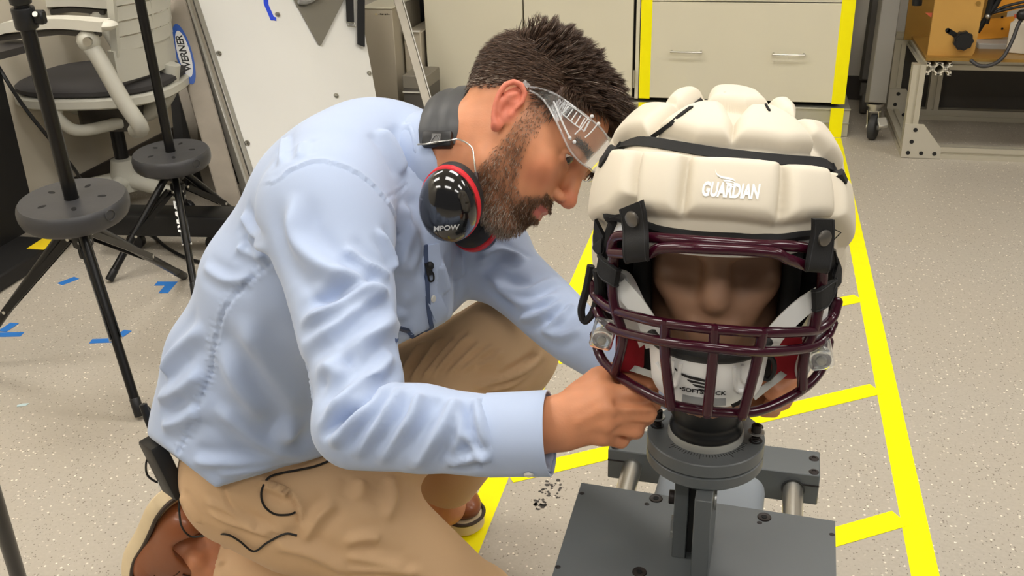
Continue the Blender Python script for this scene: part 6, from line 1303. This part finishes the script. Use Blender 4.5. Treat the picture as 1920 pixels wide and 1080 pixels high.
m = MB(); m.tube(spline([A(890, 230, 1.55), A(915, 300, 1.5), A(925, 380, 1.44), E2+UU*.03], 6), .0012, 8); m.build('wire_arm', wire, t)
# safety glasses in head coordinates
def gl(px, py, xo=0):                                             # point on the wrap-round surface of the glasses seen at (px, py)
    o = HB.T@(CAM-HT); d = HB.T@nrm(_ray(px, py)); ts = np.linspace(.9, 1.6, 3000); p = o+ts[:, None]*d
    g = (np.maximum(p[:, 0]+.02, 0)/(.134+xo))**3.2+(np.abs(p[:, 1])/(.0815+xo))**3.2-1; i = np.nonzero(g < 0)[0]; i = i[0] if len(i) else int(np.argmin(g)); return p[i]
glass = thing('safety_glasses', 'clear plastic safety glasses worn low on the man\'s brow', 'safety glasses', hd((.11, 0, .03)))
top = [(992, 163), (1012, 166), (1034, 173), (1058, 187), (1084, 206), (1108, 224), (1128, 242), (1142, 262)]; bot = [(992, 170), (1008, 178), (1024, 194), (1040, 222), (1054, 252), (1070, 284), (1090, 306), (1106, 316)]
lt = [gl(*p) for p in top]+[np.array((.1135, -.018, .066)), np.array((.1145, 0, .067))]; lb = [gl(*p) for p in bot]+[np.array((.1135, -.016, .028)), np.array((.1145, 0, .036))]
lt = spline(lt, 4); lb = spline(lb, 4); lt[:, 1] = np.minimum(lt[:, 1], 0); lb[:, 1] = np.minimum(lb[:, 1], 0)
lensm = M('clear lens', (250, 252, 252), .05, trans=.96, ior=1.32, spec=.5)
for s in (1, -1):
    a = lt*np.array((1, s, 1)); b = lb*np.array((1, s, 1)); n = len(a); rows = 7; v = []
    for j in range(rows): v += list(a+(b-a)*j/(rows-1))
    v = np.array(v); f = [[j*n+i, j*n+i+1, (j+1)*n+i+1, (j+1)*n+i] for j in range(rows-1) for i in range(n-1)]; f = f if s > 0 else [q[::-1] for q in f]
    nn = nrm_rows(v*np.array((1, 1, 0))+np.array((.02, 0, 0))); vi = v-nn*.0012; N_ = len(v); bd_ = [i for i in range(n)]+[j*n+n-1 for j in range(1, rows)]+[(rows-1)*n+i for i in range(n-2, -1, -1)]+[j*n for j in range(rows-2, 0, -1)]
    vv2 = np.array([hd(p) for p in np.vstack([v, vi])]); ff2 = f+[[q+N_ for q in g[::-1]] for g in f]+[[bd_[i], bd_[(i+1) % len(bd_)], bd_[(i+1) % len(bd_)]+N_, bd_[i]+N_] for i in range(len(bd_))]
    L_ = put('lens', vv2, ff2, lensm, glass, angle=60)
    rim = M('clear rim', (250, 250, 250), .08, trans=.75, ior=1.4)
    m = MB(); m.tube([hd(p) for p in a], .0014, 6); m.tube([hd(p) for p in b], .0013, 6); m.build('rim', rim, glass)
    m = MB(); ea = [a[0], a[0]+np.array((-.005, 0, 0)), a[0]+np.array((-.010, 0, 0))]; m.tube(spline([hd(p) for p in ea], 5), 0, flat=(.0022, .006), up=HB[:, 2]*1.0); m.build('temple_arm', rim, glass)
    if s > 0:
        frost = M('frosted plastic', (240, 240, 240), .3, trans=.35, ior=1.3); m = MB()
        for i in range(6): p0, p1 = gl(1067+i*7.5, 199+i*5.6, .0012), gl(1056+i*7.6, 212+i*7.0, .0012); m.tube([hd(p0), hd(p1)], .0009, 5)
        m.tube([hd(gl(*p, .0012)) for p in ((1064, 195), (1086, 209), (1107, 226), (1096, 246), (1076, 232), (1054, 213))], .0009, 5, closed=True); m.build('vent', frost, L_)
        m = MB(); m.tube([hd(gl(*p, .0012)) for p in ((1038, 190), (1048, 215), (1062, 246), (1070, 262))], .0012, 6); m.tube([hd(gl(*p, .0012)) for p in ((1122, 231), (1108, 248), (1097, 258))], .0010, 6); m.tube([hd(gl(*p, .0012)) for p in ((1104, 220), (1090, 240), (1078, 252))], .0009, 6)
        for px, py in ((1068, 258), (1077, 266), (1110, 218), (1122, 232)): m.ball(hd(gl(px, py, .001)), .0026, 8)
        m.build('hinge_detail', frost, L_)
# radio transmitter on the belt, microphone, cables
t = thing('radio_transmitter', 'black radio transmitter clipped to the man\'s belt at his back', 'transmitter', A(300, 866, 1.585)); packm = M('black pack plastic', (22, 22, 23), .5)
ax = nrm(A(318, 915, 1.60)-A(271, 820, 1.57)); fx = nrm(FF*-.55+RR*-.75-UU*.2); fx = nrm(fx-ax*(fx@ax)); sx = np.cross(ax, fx); R_ = np.stack([sx, fx, ax], 1); c = (A(318, 915, 1.60)+A(271, 820, 1.57))/2+RR*.024-FF*.04
MB().box(c, (.064, .024, .094), R_, bev=.004, seg=2).build('body', packm, t)
m = MB(); m.tube([A(284, 802, 1.575), A(276, 782, 1.57), A(268, 758, 1.565)], .0062, 10); m.tube([A(284, 802, 1.575), A(287, 818, 1.578)], .004, 8); m.build('cable_plug', packm, t)
m = MB(); m.tube(spline([A(268, 757, 1.565), A(278, 764, 1.575), A(287, 778, 1.585), A(291, 794, 1.59)], 5), .0018, 6); m.build('lead', cord, t); m = MB(); m.tube(spline([A(281, 850, 1.56), A(274, 868, 1.56), A(276, 890, 1.57), A(290, 902, 1.575), A(301, 905, 1.58)], 5), .0018, 6); m.build('lead', cord, t)
m = MB(); Q = A(302, 906, 1.565); m.tube([Q+RR*x*.004+UU*y*.0055 for x, y in ((-1, -1), (1, -1), (1, 1), (-1, 1))], .0007, 5, closed=True); m.build('printed_mark', M('print white', (220, 220, 216), .6), t)
def lay(pts, sk, r, off): return [sk.hit(px, py, off)[0] for px, py in pts]
m = MB(); q = [A(320, 914, 1.59), A(335, 932, 1.57), A(336, 958, 1.56), A(341, 988, 1.58), A(358, 1006, 1.6), A(385, 1004, 1.58)]+[trou.hit(px, py, .004)[0] for px, py in ((425, 998), (450, 1010), (478, 1030), (505, 1014), (534, 999), (558, 1003))]
m.tube(spline(q, 6), .0017, 6); tag(m.build('microphone_cable', cord), 'thin black cable looping from the belt transmitter along the trousers', 'cable')
m = MB(); q = [trou.hit(px, py, .0035)[0] for px, py in ((617, 866), (590, 876), (560, 882), (522, 886), (500, 900), (488, 922), (495, 946), (515, 962), (540, 964), (558, 959))]; m.tube(spline(q, 6), .0017, 6); tag(m.build('microphone_cable', cord), 'thin black cable loop coming out of the trouser pocket', 'cable')
c, n = shirt.hit(803, 508, .006); t = thing('lapel_microphone', 'small black lapel microphone clipped to the shirt front', 'microphone', c)
m = MB(); m.tube([shirt.hit(800, 492, .005)[0], shirt.hit(804, 512, .006)[0]], .0045, 8); m.ball(shirt.hit(804, 497, .006)[0], .006, 10); m.build('capsule', packm, t)
m = MB(); m.tube(spline([shirt.hit(px, py, .003)[0] for px, py in ((803, 505), (812, 512), (811, 524), (803, 526), (801, 512))], 5), .0013, 6); m.build('lead_loop', cord, t)
